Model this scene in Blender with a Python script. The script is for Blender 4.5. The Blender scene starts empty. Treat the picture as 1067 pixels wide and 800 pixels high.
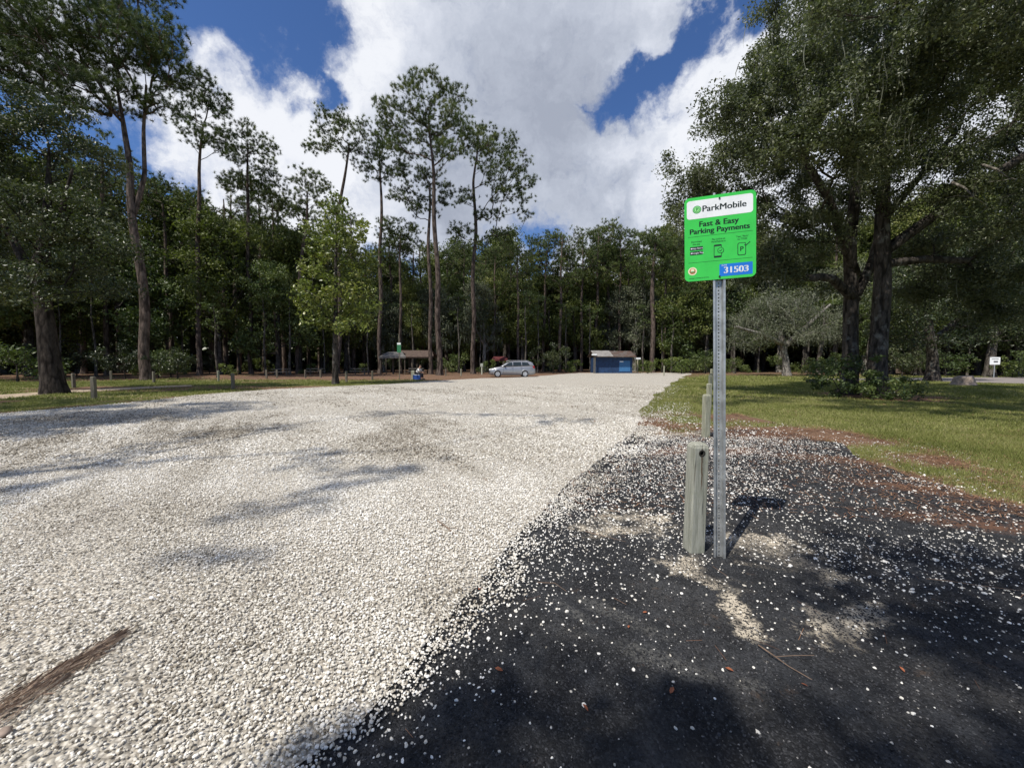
import bpy, bmesh, math, random
import numpy as np
from mathutils import Vector, Matrix, Euler
from mathutils.geometry import tessellate_polygon

sc = bpy.context.scene
COL = sc.collection
R = math.radians
rng = np.random.default_rng(7)
EYE = 1.45
FL = 400.0
PITCH = math.atan(22/400.0)

# ------------------------------------------------------------ surveying helpers
def ray(px, py):
    u = (px-533.5)/FL; v = (400-py)/FL
    return (u, math.cos(PITCH)+v*math.sin(PITCH), v*math.cos(PITCH)-math.sin(PITCH))
def G(px, py):
    d = ray(px, py); t = -EYE/d[2]
    return (d[0]*t, d[1]*t)
def P(px, py, Y):
    d = ray(px, py); t = Y/d[1]
    return (d[0]*t, Y, EYE+d[2]*t)

# ------------------------------------------------------------ bookkeeping
def tag(o, label=None, cat=None, group=None, kind=None):
    if label: o['label'] = label
    if cat: o['category'] = cat
    if group: o['group'] = group
    if kind: o['kind'] = kind
    return o
def empty(name, loc=(0,0,0), rz=0.0):
    o = bpy.data.objects.new(name, None); COL.objects.link(o)
    o.empty_display_size = 0.2
    o.location = loc; o.rotation_euler = (0,0,rz)
    return o
def link(name, me, parent=None, mat=None):
    o = bpy.data.objects.new(name, me); COL.objects.link(o)
    if parent is not None: o.parent = parent
    if mat is not None and len(me.materials) == 0: me.materials.append(mat)
    return o
def copy_tree(o, parent=None):
    c = o.copy(); COL.objects.link(c)
    if parent is not None: c.parent = parent
    for ch in list(o.children): copy_tree(ch, c)
    return c
def np_mesh(name, V, F, tint=None, smooth=False, mat=None):
    V = np.ascontiguousarray(V, dtype=np.float32).reshape(-1,3)
    F = np.ascontiguousarray(F, dtype=np.int32)
    n, k = F.shape
    me = bpy.data.meshes.new(name)
    me.vertices.add(len(V)); me.vertices.foreach_set('co', V.ravel())
    me.loops.add(n*k); me.loops.foreach_set('vertex_index', F.ravel())
    me.polygons.add(n)
    me.polygons.foreach_set('loop_start', np.arange(0, n*k, k, dtype=np.int32))
    me.polygons.foreach_set('use_smooth', np.full(n, smooth, dtype=bool))
    if tint is not None:
        a = me.attributes.new('tint', 'FLOAT', 'POINT')
        a.data.foreach_set('value', np.ascontiguousarray(tint, dtype=np.float32))
    me.update(calc_edges=True)
    if mat is not None: me.materials.append(mat)
    return me

# ------------------------------------------------------------ small mesh builder
class MB:
    def __init__(s): s.bm = bmesh.new()
    def box(s, c, d, rot=None, bevel=0.0):
        r = bmesh.ops.create_cube(s.bm, size=1.0); vs = r['verts']
        for v in vs: v.co = Vector((v.co.x*d[0], v.co.y*d[1], v.co.z*d[2]))
        if bevel > 0:
            es = list({e for v in vs for e in v.link_edges})
            q = bmesh.ops.bevel(s.bm, geom=es, offset=bevel, segments=2, profile=0.5, affect='EDGES')
            vs = list({v for f in q['faces'] for v in f.verts} | {v for v in vs if v.is_valid})
        M = Matrix.Translation(Vector(c))
        if rot is not None: M = M @ Euler(rot).to_matrix().to_4x4()
        for v in vs: v.co = M @ v.co
        return s
    def tube(s, pts, rads, n=10, cap=True):
        pts = [Vector(p) for p in pts]; rings = []
        if not hasattr(rads, '__len__'): rads = [rads]*len(pts)
        for i, p in enumerate(pts):
            t = (pts[min(i+1, len(pts)-1)]-pts[max(i-1, 0)]).normalized()
            a = Vector((0,0,1)) if abs(t.z) < .9 else Vector((1,0,0))
            u = t.cross(a).normalized(); w = t.cross(u)
            rings.append([s.bm.verts.new(p+(u*math.cos(2*math.pi*k/n)+w*math.sin(2*math.pi*k/n))*rads[i]) for k in range(n)])
        for a, b in zip(rings, rings[1:]):
            for k in range(n): s.bm.faces.new((a[k], a[(k+1)%n], b[(k+1)%n], b[k]))
        if cap:
            s.bm.faces.new(rings[0][::-1]); s.bm.faces.new(rings[-1])
        return s
    def prism(s, poly, axis, a, b):
        def mk(p, h):
            if axis == 'y': return (p[0], h, p[1])
            if axis == 'z': return (p[0], p[1], h)
            return (h, p[0], p[1])
        A = [s.bm.verts.new(mk(p, a)) for p in poly]; B = [s.bm.verts.new(mk(p, b)) for p in poly]
        n = len(poly)
        s.bm.faces.new(A); s.bm.faces.new(B[::-1])
        for i in range(n): s.bm.faces.new((A[i], B[i], B[(i+1)%n], A[(i+1)%n]))
        return s
    def poly(s, pts):
        s.bm.faces.new([s.bm.verts.new(p) for p in pts]); return s
    def loft(s, rings, closed=True, caps=True):
        rr = [[s.bm.verts.new(p) for p in r] for r in rings]; n = len(rr[0])
        for a, b in zip(rr, rr[1:]):
            for k in range(n if closed else n-1): s.bm.faces.new((a[k], a[(k+1)%n], b[(k+1)%n], b[k]))
        if caps: s.bm.faces.new(rr[0][::-1]); s.bm.faces.new(rr[-1])
        return s
    def build(s, name, mat, parent=None, smooth=False):
        bmesh.ops.recalc_face_normals(s.bm, faces=s.bm.faces)
        me = bpy.data.meshes.new(name); s.bm.to_mesh(me); s.bm.free()
        if smooth:
            me.polygons.foreach_set('use_smooth', [True]*len(me.polygons))
        me.materials.append(mat)
        return link(name, me, parent)

# ------------------------------------------------------------ noise / geometry in numpy
def _h(ix, iy, seed):
    n = np.sin(ix*127.1+iy*311.7+seed*74.7)*43758.5453
    return n-np.floor(n)
def vnoise(x, y, seed=0):
    ix = np.floor(x); iy = np.floor(y); fx = x-ix; fy = y-iy
    fx = fx*fx*(3-2*fx); fy = fy*fy*(3-2*fy)
    a = _h(ix,iy,seed); b = _h(ix+1,iy,seed); c = _h(ix,iy+1,seed); d = _h(ix+1,iy+1,seed)
    return a+(b-a)*fx+(c-a)*fy+(a-b-c+d)*fx*fy
def fbm(x, y, s=1.0, seed=0, o=4):
    t = 0; A = .5; x = x*s; y = y*s
    for i in range(o):
        t = t+A*vnoise(x, y, seed+i*13); x = x*2.03+5.1; y = y*2.03+1.7; A *= .5
    return t/(1-.5**o)
def sstep(a, b, v):
    t = np.clip((v-a)/(b-a), 0, 1); return t*t*(3-2*t)
def inpoly(x, y, poly):
    c = np.zeros(x.shape, bool); n = len(poly); j = n-1
    for i in range(n):
        xi, yi = poly[i]; xj, yj = poly[j]
        if yi != yj:
            c ^= ((yi > y) != (yj > y)) & (x < (xj-xi)*(y-yi)/(yj-yi)+xi)
        j = i
    return c
def dline(x, y, pts):
    d = np.full(x.shape, 1e9)
    for (x0,y0),(x1,y1) in zip(pts, pts[1:]):
        dx, dy = x1-x0, y1-y0; L = dx*dx+dy*dy+1e-12
        t = np.clip(((x-x0)*dx+(y-y0)*dy)/L, 0, 1)
        d = np.minimum(d, np.hypot(x-x0-t*dx, y-y0-t*dy))
    return d
def rough(pts, seed, amp=.05, per=True):
    """subdivide an outline and make it ragged, more so where pieces are long"""
    out = []; n = len(pts); r = random.Random(seed)
    for i in range(n):
        a = pts[i]; b = pts[(i+1)%n]
        L = math.hypot(b[0]-a[0], b[1]-a[1]); dist = max(1.2, math.hypot((a[0]+b[0])/2, (a[1]+b[1])/2))
        k = max(1, min(60, int(L/(0.035*dist))))
        for j in range(k):
            t = j/k; x = a[0]+(b[0]-a[0])*t; y = a[1]+(b[1]-a[1])*t
            A = amp*dist*.25
            nx = (float(fbm(np.array(x), np.array(y), 1.1/max(.6, dist*.12), seed))-.5)*4*A+r.uniform(-.3,.3)*A
            ny = (float(fbm(np.array(x), np.array(y), 1.1/max(.6, dist*.12), seed+50))-.5)*4*A+r.uniform(-.3,.3)*A
            out.append((x+nx, y+ny))
    return out
def sheet(name, poly, z, mat):
    tris = tessellate_polygon([[Vector((p[0], p[1], 0)) for p in poly]])
    V = np.array([(p[0], p[1], z) for p in poly]); F = np.array(tris)
    a = V[F[:,1]]-V[F[:,0]]; b = V[F[:,2]]-V[F[:,0]]
    flip = (a[:,0]*b[:,1]-a[:,1]*b[:,0]) < 0
    F[flip] = F[flip][:, ::-1]
    o = link(name, np_mesh(name, V, F, mat=mat)); o['kind'] = 'structure'
    return o

# ------------------------------------------------------------ materials
def NT(name):
    m = bpy.data.materials.new(name); m.use_nodes = True
    nt = m.node_tree; b = nt.nodes['Principled BSDF']
    return m, nt, b
def nd(nt, typ, ins=None, **kw):
    n = nt.nodes.new(typ)
    for k, v in kw.items(): setattr(n, k, v)
    if ins:
        for k, v in ins.items():
            s = n.inputs[k]
            if isinstance(v, bpy.types.NodeSocket): nt.links.new(v, s)
            else: s.default_value = v
    return n
def mth(nt, op, a, b=None, c=None, clamp=False):
    n = nt.nodes.new('ShaderNodeMath'); n.operation = op; n.use_clamp = clamp
    for i, v in enumerate((a, b, c)):
        if v is None: continue
        if isinstance(v, bpy.types.NodeSocket): nt.links.new(v, n.inputs[i])
        else: n.inputs[i].default_value = v
    return n.outputs[0]
def mix(nt, f, a, b, typ='MIX'):
    n = nt.nodes.new('ShaderNodeMix'); n.data_type = 'RGBA'; n.blend_type = typ
    for s, v in ((n.inputs[0], f), (n.inputs[6], a), (n.inputs[7], b)):
        if isinstance(v, bpy.types.NodeSocket): nt.links.new(v, s)
        else: s.default_value = v if not isinstance(v, tuple) or len(v) == 4 else (*v, 1)
    return n.outputs[2]
def ramp(nt, f, stops, interp='LINEAR'):
    n = nt.nodes.new('ShaderNodeValToRGB'); nt.links.new(f, n.inputs[0]); cr = n.color_ramp; cr.interpolation = interp
    while len(cr.elements) < len(stops): cr.elements.new(.5)
    for e, (p, c) in zip(cr.elements, stops):
        e.position = p; e.color = (*c, 1) if len(c) == 3 else c
    return n.outputs[0]
def maprange(nt, v, a, b, c=0.0, d=1.0, smooth=True):
    n = nt.nodes.new('ShaderNodeMapRange')
    if smooth: n.interpolation_type = 'SMOOTHSTEP'
    nt.links.new(v, n.inputs[0])
    for i, q in enumerate((a, b, c, d)): n.inputs[i+1].default_value = q
    return n.outputs[0]
def noise(nt, vec, scale, detail=4, rough=.55, dist=0.0):
    n = nd(nt, 'ShaderNodeTexNoise', {'Scale': scale, 'Detail': detail, 'Roughness': rough, 'Distortion': dist})
    if vec is not None: nt.links.new(vec, n.inputs['Vector'])
    return n.outputs[0]
def objco(nt): return nt.nodes.new('ShaderNodeTexCoord').outputs['Object']
def bump(nt, b, h, strength=.5, dist=.01):
    n = nd(nt, 'ShaderNodeBump', {'Strength': strength, 'Distance': dist, 'Height': h})
    nt.links.new(n.outputs[0], b.inputs['Normal'])
def simple(name, col, rough=.6, metal=0.0, nscale=0, namp=.25, bscale=0, bstr=.3, bdist=.004, spec=None):
    m, nt, b = NT(name)
    b.inputs['Roughness'].default_value = rough; b.inputs['Metallic'].default_value = metal
    if spec is not None: b.inputs['Specular IOR Level'].default_value = spec
    co = objco(nt)
    if nscale:
        f = noise(nt, co, nscale, 5)
        f = maprange(nt, f, .3, .7)
        c = mix(nt, f, tuple(max(0, q*(1-namp)) for q in col), tuple(min(1, q*(1+namp)) for q in col))
        nt.links.new(c, b.inputs['Base Color'])
    else: b.inputs['Base Color'].default_value = (*col, 1)
    if bscale: bump(nt, b, noise(nt, co, bscale, 5), bstr, bdist)
    return m
def tinted(name, stops, rough=.7, translucent=0.0, jitter=0.0, spec=.5):
    """colour from each piece's own 'tint' value"""
    m, nt, b = NT(name)
    a = nd(nt, 'ShaderNodeAttribute', attribute_name='tint')
    f = a.outputs['Fac']
    if jitter:
        oi = nt.nodes.new('ShaderNodeObjectInfo')
        f = mth(nt, 'ADD', f, mth(nt, 'MULTIPLY', mth(nt, 'SUBTRACT', oi.outputs['Random'], .5), jitter), clamp=True)
    c = ramp(nt, f, stops)
    nt.links.new(c, b.inputs['Base Color']); b.inputs['Roughness'].default_value = rough
    b.inputs['Specular IOR Level'].default_value = spec
    if translucent:
        tr = nt.nodes.new('ShaderNodeBsdfTranslucent')
        cc = mix(nt, 1.0, c, (1.0, 1.15, .55, 1), 'MULTIPLY'); nt.links.new(cc, tr.inputs[0])
        ms = nt.nodes.new('ShaderNodeMixShader'); ms.inputs[0].default_value = translucent
        nt.links.new(b.outputs[0], ms.inputs[1]); nt.links.new(tr.outputs[0], ms.inputs[2])
        nt.links.new(ms.outputs[0], nt.nodes['Material Output'].inputs[0])
    return m
# ============================================================ THE GROUND
EDGE = [(-.95,-2.5), G(330,815), G(400,760), G(445,705), G(485,655), G(520,612), G(548,575), G(580,540), G(612,508),
        G(645,478), G(682,446), G(684,430), G(690,418), G(704,404), G(716,395)]          # gravel meets millings / verge
gravel_pts = EDGE + [G(722,389), G(690,388.4), G(600,388.6), G(560,392.3), G(530,393.6), G(500,394), G(440,397.5), G(400,400.5), G(340,403),
              G(280,406), G(200,412), G(130,420), G(60,426), G(0,431), (-15.5,6), (-15.5,-8), (-1,-8)]
_dd = [max(1.2, math.hypot(*q)) for q in EDGE]
INNER = [(q[0]-(.06+.035*min(d,12)), q[1]+.01*d) for q, d in zip(EDGE, _dd)]      # the solid bed stops short of where the loose stones end
GRAVEL = rough(INNER+gravel_pts[len(EDGE):], 3, .035)
GOUT = EDGE+gravel_pts[len(EDGE):]
MTOP = [G(640,466), G(680,448), G(712,450), G(770,447), G(830,452), G(870,462), G(935,486), G(990,506), G(1067,530), G(1250,590)]
mill_pts = [(-2.4,-3), G(230,790), G(370,660), G(470,560), G(560,490), G(640,440)] + MTOP[1:] + [(6,-3)]
MILL = rough(mill_pts, 9, .15)
LOAK = G(905, 412)

def grass_amt(x, y):
    """how grassy the soil is at x, y: 0 bare straw, 1 lush lawn"""
    d = np.hypot(x, y)
    g = sstep(.30, .56, fbm(x, y, .55, 21))*.55+sstep(.3,.6,fbm(x,y,2.3,22))*.45
    right = x > -2+y*.30
    dm = dline(x, y, MTOP[2:])
    gr = g*.6+.58
    # strip of fallen straw beside the millings, widest between the post row and the oak
    wdt = np.where(x < 6.5, 3.6, 1.5)
    band = 1-sstep(wdt*.35, wdt*1.1, dm+(fbm(x,y,1.6,31)-.5)*1.6)
    gr = gr-band*(.45+.75*sstep(.34,.56,fbm(x,y,.9,33)))
    # straw heaped round the oak
    do = np.hypot(x-LOAK[0], (y-LOAK[1]+.6))
    gr = gr-(1-sstep(1.2, 3.2, do+(fbm(x,y,1.2,35)-.5)*2))*1.1
    far = sstep(38, 48, y+fbm(x,y,.15,36)*6)
    gr = gr-far*.8
    left = g*.8+.22-sstep(30, 37, y+(fbm(x,y,.2,41)-.5)*14)*.9-sstep(.52,.64,fbm(x*.6,y*1.6,.22,44))*.7
    edge = 1-sstep(.2, 1.4, dline(x, y, gravel_pts[14:30]))
    left = left-edge*.35
    return np.clip(np.where(right, gr, left), 0, 1)

def axis(lo, hi, st, outer):
    core = np.arange(lo, hi+1e-6, st)
    return np.concatenate([-np.array(outer[::-1])*1.0 if False else np.array([lo-o for o in outer[::-1]]), core, np.array([hi+o for o in outer])])
gx = axis(-60, 60, .3, [15, 40, 100, 300, 900])
gy = axis(-6, 66, .3, [15, 40, 100, 300, 900])
XX, YY = np.meshgrid(gx, gy)
ga = grass_amt(XX, YY)
hz = np.zeros_like(XX)
V = np.stack([XX, YY, hz], -1).reshape(-1,3)
nx, ny = len(gx), len(gy)
i = np.arange((ny-1)*(nx-1)); r_, c_ = i//(nx-1), i%(nx-1); q = r_*nx+c_
Fq = np.stack([q, q+1, q+nx+1, q+nx], -1)

m, nt, b = NT('soil_and_lawn'); M_ground = m
co = objco(nt)
at = nd(nt, 'ShaderNodeAttribute', attribute_name='tint').outputs['Fac']
n1 = noise(nt, co, 9, 6, .65); n2 = noise(nt, co, .7, 4); n3 = noise(nt, co, 45, 3)
gcol = mix(nt, maprange(nt, n2, .35, .65), (.13,.145,.045), (.225,.225,.085))
gcol = mix(nt, maprange(nt, n1, .35, .7), gcol, (.22,.195,.10))
gcol = mix(nt, maprange(nt, n3, .45, .75, 0, .7), gcol, (.05,.065,.022))
scol = mix(nt, maprange(nt, n1, .3, .7), (.085,.050,.034), (.21,.125,.080))
scol = mix(nt, maprange(nt, n3, .5, .7, 0, .8), scol, (.30,.22,.15))
f = mth(nt, 'ADD', at, mth(nt, 'MULTIPLY', mth(nt, 'SUBTRACT', n1, .5), .9))
c = mix(nt, maprange(nt, f, .22, .55), scol, gcol)
nt.links.new(c, b.inputs['Base Color']); b.inputs['Roughness'].default_value = .95; b.inputs['Specular IOR Level'].default_value = .1
bump(nt, b, mth(nt, 'ADD', n1, mth(nt, 'MULTIPLY', n3, .5)), .8, .05)
g_me = np_mesh('ground', V, Fq, tint=ga.ravel(), smooth=True, mat=M_ground)
tag(link('ground', g_me), kind='structure')

# gravel
def xyblob(nt, co, cx, cy, rx, ry, rot, warp=None, w=.4):
    mp = nd(nt, 'ShaderNodeMapping', {'Vector': co, 'Location': (cx,cy,0), 'Rotation': (0,0,rot), 'Scale': (rx,ry,1e6)}, vector_type='TEXTURE')
    ln = nd(nt, 'ShaderNodeVectorMath', {0: mp.outputs[0]}, operation='LENGTH').outputs['Value']
    if warp is not None: ln = mth(nt, 'ADD', ln, mth(nt, 'MULTIPLY', mth(nt, 'SUBTRACT', warp, .5), w))
    return maprange(nt, ln, 1.0, .45)
m, nt, b = NT('limestone_gravel'); M_gravel = m
co = objco(nt)
v1 = nd(nt, 'ShaderNodeTexVoronoi', {'Vector': co, 'Scale': 42.0}); v2 = nd(nt, 'ShaderNodeTexVoronoi', {'Vector': co, 'Scale': 15.0})
big = noise(nt, co, .45, 5, .6, .6); mid = noise(nt, co, 3.0, 5, .65)
st = nd(nt, 'ShaderNodeMapping', {'Vector': co, 'Rotation': (0,0,R(-58)), 'Scale': (1.6,.16,1)}).outputs[0]
streak = noise(nt, st, 1.5, 4, .6)
pc = ramp(nt, v1.outputs['Color'], [(0,(.34,.305,.25)),(.35,(.54,.505,.435)),(.75,(.69,.655,.58)),(1,(.79,.76,.69))])
gap = maprange(nt, v1.outputs['Distance'], .28, .62)
pc = mix(nt, mth(nt, 'MULTIPLY', gap, .62), pc, (.16,.14,.115))
pc = mix(nt, maprange(nt, mid, .45, .72, 0, .35), pc, (.36,.32,.26))
pc = mix(nt, maprange(nt, big, .5, .68, 0, .22), pc, (.40,.34,.26))
pc = mix(nt, maprange(nt, streak, .60, .72, 0, .42), pc, (.20,.175,.15))  # dark streaks put into the colour for faint tree shadows on far gravel
nt.links.new(pc, b.inputs['Base Color']); b.inputs['Roughness'].default_value = .9; b.inputs['Specular IOR Level'].default_value = .25
hgt = mth(nt, 'SUBTRACT', 1.0, v1.outputs['Distance'])
hgt = mth(nt, 'ADD', hgt, mth(nt, 'MULTIPLY', v2.outputs['Distance'], -.7))
bump(nt, b, hgt, .9, .02)
sheet('gravel_lot', GRAVEL, .010, M_gravel)

# dark asphalt millings with sand
m, nt, b = NT('asphalt_millings'); M_mill = m
co = objco(nt)
v1 = nd(nt, 'ShaderNodeTexVoronoi', {'Vector': co, 'Scale': 120.0}); nz = noise(nt, co, 6, 6, .7); nf = noise(nt, co, 60, 5, .7); big = noise(nt, co, 1.4, 4, .6, .4)
c = ramp(nt, v1.outputs['Color'], [(0,(.005,.005,.006)),(.6,(.014,.015,.017)),(.9,(.045,.046,.049)),(1,(.13,.13,.128))])
c = mix(nt, mth(nt, 'MULTIPLY', maprange(nt, big, .50, .66), maprange(nt, nf, .35, .65)), c, (.060,.058,.055))
c = mix(nt, mth(nt, 'MULTIPLY', maprange(nt, nz, .60, .72), .5), c, (.11,.07,.045))
c = mix(nt, mth(nt, 'MULTIPLY', maprange(nt, noise(nt, co, 2.6, 6, .7, .5), .42, .68), maprange(nt, nf, .3, .62, .15, .75)), c, (.056,.059,.064))
sp = None
SAND = [(*G(765,600), .30,.16,.6), (*G(770,640), .09,.26,-.15), (*G(868,655), .15,.24,-.9), (*G(800,575), .36,.42,.9), (*G(650,545), .5,.28,.3),
        (*G(850,600), .30,.14,.1), (*G(720,590), .2,.18,0), (*G(700,450), .9,.5,.2), (*G(905,640), .16,.10,.3)]
for (cx,cy,rx,ry,rot) in SAND:
    q = mth(nt, 'MULTIPLY', xyblob(nt, co, cx, cy, rx*1.1, ry*1.1, rot, nz, 3.0), maprange(nt, big, .36, .56))
    sp = q if sp is None else mth(nt, 'MAXIMUM', sp, q)
scol = mix(nt, nf, (.40,.33,.24), (.76,.68,.54))
c = mix(nt, mth(nt, 'MULTIPLY', sp, maprange(nt, nf, .43, .49)), c, scol)
grey_patch = None  # paler grey patches on the millings
for (cx,cy,rx,ry,rot) in [(*G(690,690), .30,.10,-.5), (*G(640,640), .35,.08,-.7), (*G(785,715), .10,.05,0), (*G(600,640), .2,.05,-.9)]:
    q = xyblob(nt, co, cx, cy, rx, ry, rot, nz, 1.2)
    grey_patch = q if grey_patch is None else mth(nt, 'MAXIMUM', grey_patch, q)
stw = None
for (cx,cy,rx,ry,rot) in [(*G(800,452), 1.5,.7,.1), (*G(865,478), 1.2,.35,-.3), (*G(985,512), 1.3,.28,-.4), (*G(1020,545), .9,.3,-.3), (*G(760,470), .9,.35,.2), (*G(700,470), .9,.3,.6)]:
    q = xyblob(nt, co, cx, cy, rx, ry, rot, nz, 2.4)
    stw = q if stw is None else mth(nt, 'MAXIMUM', stw, q)
c = mix(nt, mth(nt, 'MULTIPLY', mth(nt, 'MULTIPLY', stw, maprange(nt, nz, .36, .56)), maprange(nt, nf, .25, .55, .2, .9)), c, (.16,.080,.045))
c = mix(nt, mth(nt, 'MULTIPLY', grey_patch, maprange(nt, nf, .40, .6, 0, .8)), c, (.11,.108,.10))
nt.links.new(c, b.inputs['Base Color']); b.inputs['Roughness'].default_value = .85; b.inputs['Specular IOR Level'].default_value = .3
bump(nt, b, mth(nt, 'ADD', mth(nt, 'MULTIPLY', v1.outputs['Distance'], -.5), nf), 1.0, .012)
sheet('asphalt_millings', MILL, .005, M_mill)

# park road on the right, sandy track on the left
m, nt, b = NT('road_asphalt'); M_road = m
co = objco(nt); nf = noise(nt, co, 25, 5, .7); nb_ = noise(nt, co, .8, 4)
c = mix(nt, nf, (.15,.13,.125), (.26,.235,.22)); c = mix(nt, maprange(nt, nb_, .4, .7, 0, .5), c, (.30,.25,.21))
nt.links.new(c, b.inputs['Base Color']); b.inputs['Roughness'].default_value = .9
rd = [G(845,395.0), G(900,394.3), G(970,393.6), G(1067,392.6), G(1300,390.8), G(1400,399), G(1067,400.2), G(1000,398.2), G(940,396.8), G(845,396.3)]
sheet('park_road', rough(rd, 14, .006), .004, M_road)
M_sand = simple('sandy_track', (.34,.27,.19), .95, nscale=3, namp=.35, bscale=30)
tr = [G(-250,424), G(0,411.2), G(70,406.5), G(140,403.4), G(200,401.2), G(200,402.2), G(140,405.2), G(70,409.2), G(0,415.5), G(-250,434)]
sheet('sandy_track', rough(tr, 24, .02), .004, M_sand)

# ------------------------------------------------------------ loose stones, chips, blades, needles: uncountable stuff
def ico(sub):
    bm = bmesh.new(); bmesh.ops.create_icosphere(bm, subdivisions=sub, radius=1.0); bm.verts.ensure_lookup_table()
    v = np.array([tuple(x.co) for x in bm.verts]); f = np.array([[q.index for q in x.verts] for x in bm.faces]); bm.free()
    return v, f
OCT = (np.array([(1,0,0),(0,1,0),(-1,0,0),(0,-1,0),(0,0,1),(0,0,-1)], float), np.array([(0,1,4),(1,2,4),(2,3,4),(3,0,4),(1,0,5),(2,1,5),(3,2,5),(0,3,5)]))
def rotmats(n, tilt, rg):
    a = rg.uniform(0, 2*np.pi, n); ca, sa = np.cos(a), np.sin(a)
    tx = rg.normal(0, tilt, n); ct, s_ = np.cos(tx), np.sin(tx)
    Z = np.zeros((n,3,3)); Z[:,0,0]=ca; Z[:,0,1]=-sa; Z[:,1,0]=sa; Z[:,1,1]=ca; Z[:,2,2]=1
    X = np.zeros((n,3,3)); X[:,0,0]=1; X[:,1,1]=ct; X[:,1,2]=-s_; X[:,2,1]=s_; X[:,2,2]=ct
    b2 = rg.uniform(0, 2*np.pi, n); B = np.zeros((n,3,3)); B[:,0,0]=np.cos(b2); B[:,0,1]=-np.sin(b2); B[:,1,0]=np.sin(b2); B[:,1,1]=np.cos(b2); B[:,2,2]=1
    return Z@X@B
def stones(xy, rad, base, rg, z0, tint, flat=.55, jit=.16, tilt=.35):
    n = len(xy); bv, bf = base
    s = np.stack([rad, rad*rg.uniform(.6,.95,n), rad*rg.uniform(flat*.8,flat*1.25,n)], -1)
    V = bv[None]*(1+rg.normal(0, jit, (n, len(bv), 1)))*s[:,None,:]
    V = np.einsum('nij,nkj->nki', rotmats(n, tilt, rg), V)
    V[:,:,0] += xy[:,0:1]; V[:,:,1] += xy[:,1:2]; V[:,:,2] += (z0+s[:,2]*rg.uniform(.35,.9,n))[:,None]
    F = bf[None]+(np.arange(n)*len(bv))[:,None,None]
    return V.reshape(-1,3), F.reshape(-1,3), np.repeat(tint, len(bv))
def rand_in_view(rg, d0, d1, dens, margin=1.2):
    """random ground points between two distances in front of the viewer, a step's width beyond the view on each side"""
    A = 1.36*(d1*d1-d0*d0)+2*margin*(d1-d0)
    n = int(A*dens)
    y = np.sqrt(rg.uniform(d0*d0, d1*d1, n)); w = 1.36*y+margin
    return np.stack([rg.uniform(-1,1,n)*w, y], -1)
def merge(parts):
    Vs, Fs, Ts = [], [], []; k = 0
    for v, f, t in parts:
        Vs.append(v); Fs.append(f+k); Ts.append(t); k += len(v)
    return np.concatenate(Vs), np.concatenate(Fs), np.concatenate(Ts)

rg = np.random.default_rng(11)
I2, I1 = ico(2), ico(1)
parts = []
def edge_soft(xy, amp):
    j = fbm(xy[:,0], xy[:,1], 3.0, 77)-.5
    return np.stack([xy[:,0]+j*amp, xy[:,1]+j*amp*.3], -1)
for d0, d1, dens, r0, r1, base in [(.9, 2.4, 6500, .0034, .0125, I1), (1.75, 5.8, 4000, .0045, .0125, I1), (4.8, 12, 900, .010, .020, I1), (10.5, 27, 75, .018, .034, OCT)]:
    xy = rand_in_view(rg, d0, d1, dens)
    fo = (1-sstep(d1*.74, d1, xy[:,1]))*(sstep(d0, d0*1.25, xy[:,1]) if d0 > 1 else 1)
    xy = xy[rg.uniform(0,1,len(xy)) < fo]
    q = edge_soft(xy, .25)
    dE = dline(xy[:,0], xy[:,1], EDGE); ins = inpoly(xy[:,0], xy[:,1], GOUT); sd = np.where(ins, dE, -dE)
    dd_ = np.hypot(xy[:,0], xy[:,1]); wdt = .06+.055*np.clip(dd_-1.5, 0, 8)
    sd = sd+(fbm(xy[:,0],xy[:,1],1.1,78)-.5)*wdt*4.5+(fbm(xy[:,0],xy[:,1],5,79)-.5)*wdt*2
    onE = dE < 2.0
    pk = np.where(onE, sstep(-wdt*1.5, wdt*1.1, sd)**1.6, ins*1.0)
    k = rg.uniform(0,1,len(xy)) < pk; xy = xy[k]; n = len(xy)
    bare = fbm(xy[:,0]*.8+xy[:,1]*.5, xy[:,1]*.35, 1.3, 5)
    k = rg.uniform(0,1,n) < np.clip(1.25-sstep(.60,.75,bare)*.75, 0, 1); xy = xy[k]; n = len(xy)
    r = r0+(r1-r0)*rg.beta(1.7,3.2,n); big = rg.uniform(0,1,n) < .03; r[big] *= 1.45
    # stones are darker along long irregular streaks
    tr_ = sstep(.5,.68,fbm(xy[:,0]*.85+xy[:,1]*.52, xy[:,1]*.25-xy[:,0]*.1, 1.1, 18))
    t = np.clip(rg.normal(.52,.26,n)+(fbm(xy[:,0],xy[:,1],.6,8)-.5)*.8-tr_*.34, 0, 1)
    parts.append(stones(xy, r, base, rg, .010+.012*fbm(xy[:,0],xy[:,1],2.2,15)*(d1<13), t, jit=.13, tilt=.5))
V, F, T = merge(parts)
M_stone = tinted('limestone_chips', [(0,(.17,.145,.11)),(.3,(.43,.395,.33)),(.6,(.64,.605,.535)),(.85,(.76,.73,.665)),(1,(.85,.83,.78))], .8, spec=.3)
tag(link('gravel_stones', np_mesh('gravel_stones', V, F, T, False, M_stone)), 'loose pale limestone stones covering the parking lot', 'gravel', kind='stuff')
print('gravel verts', len(V))

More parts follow.
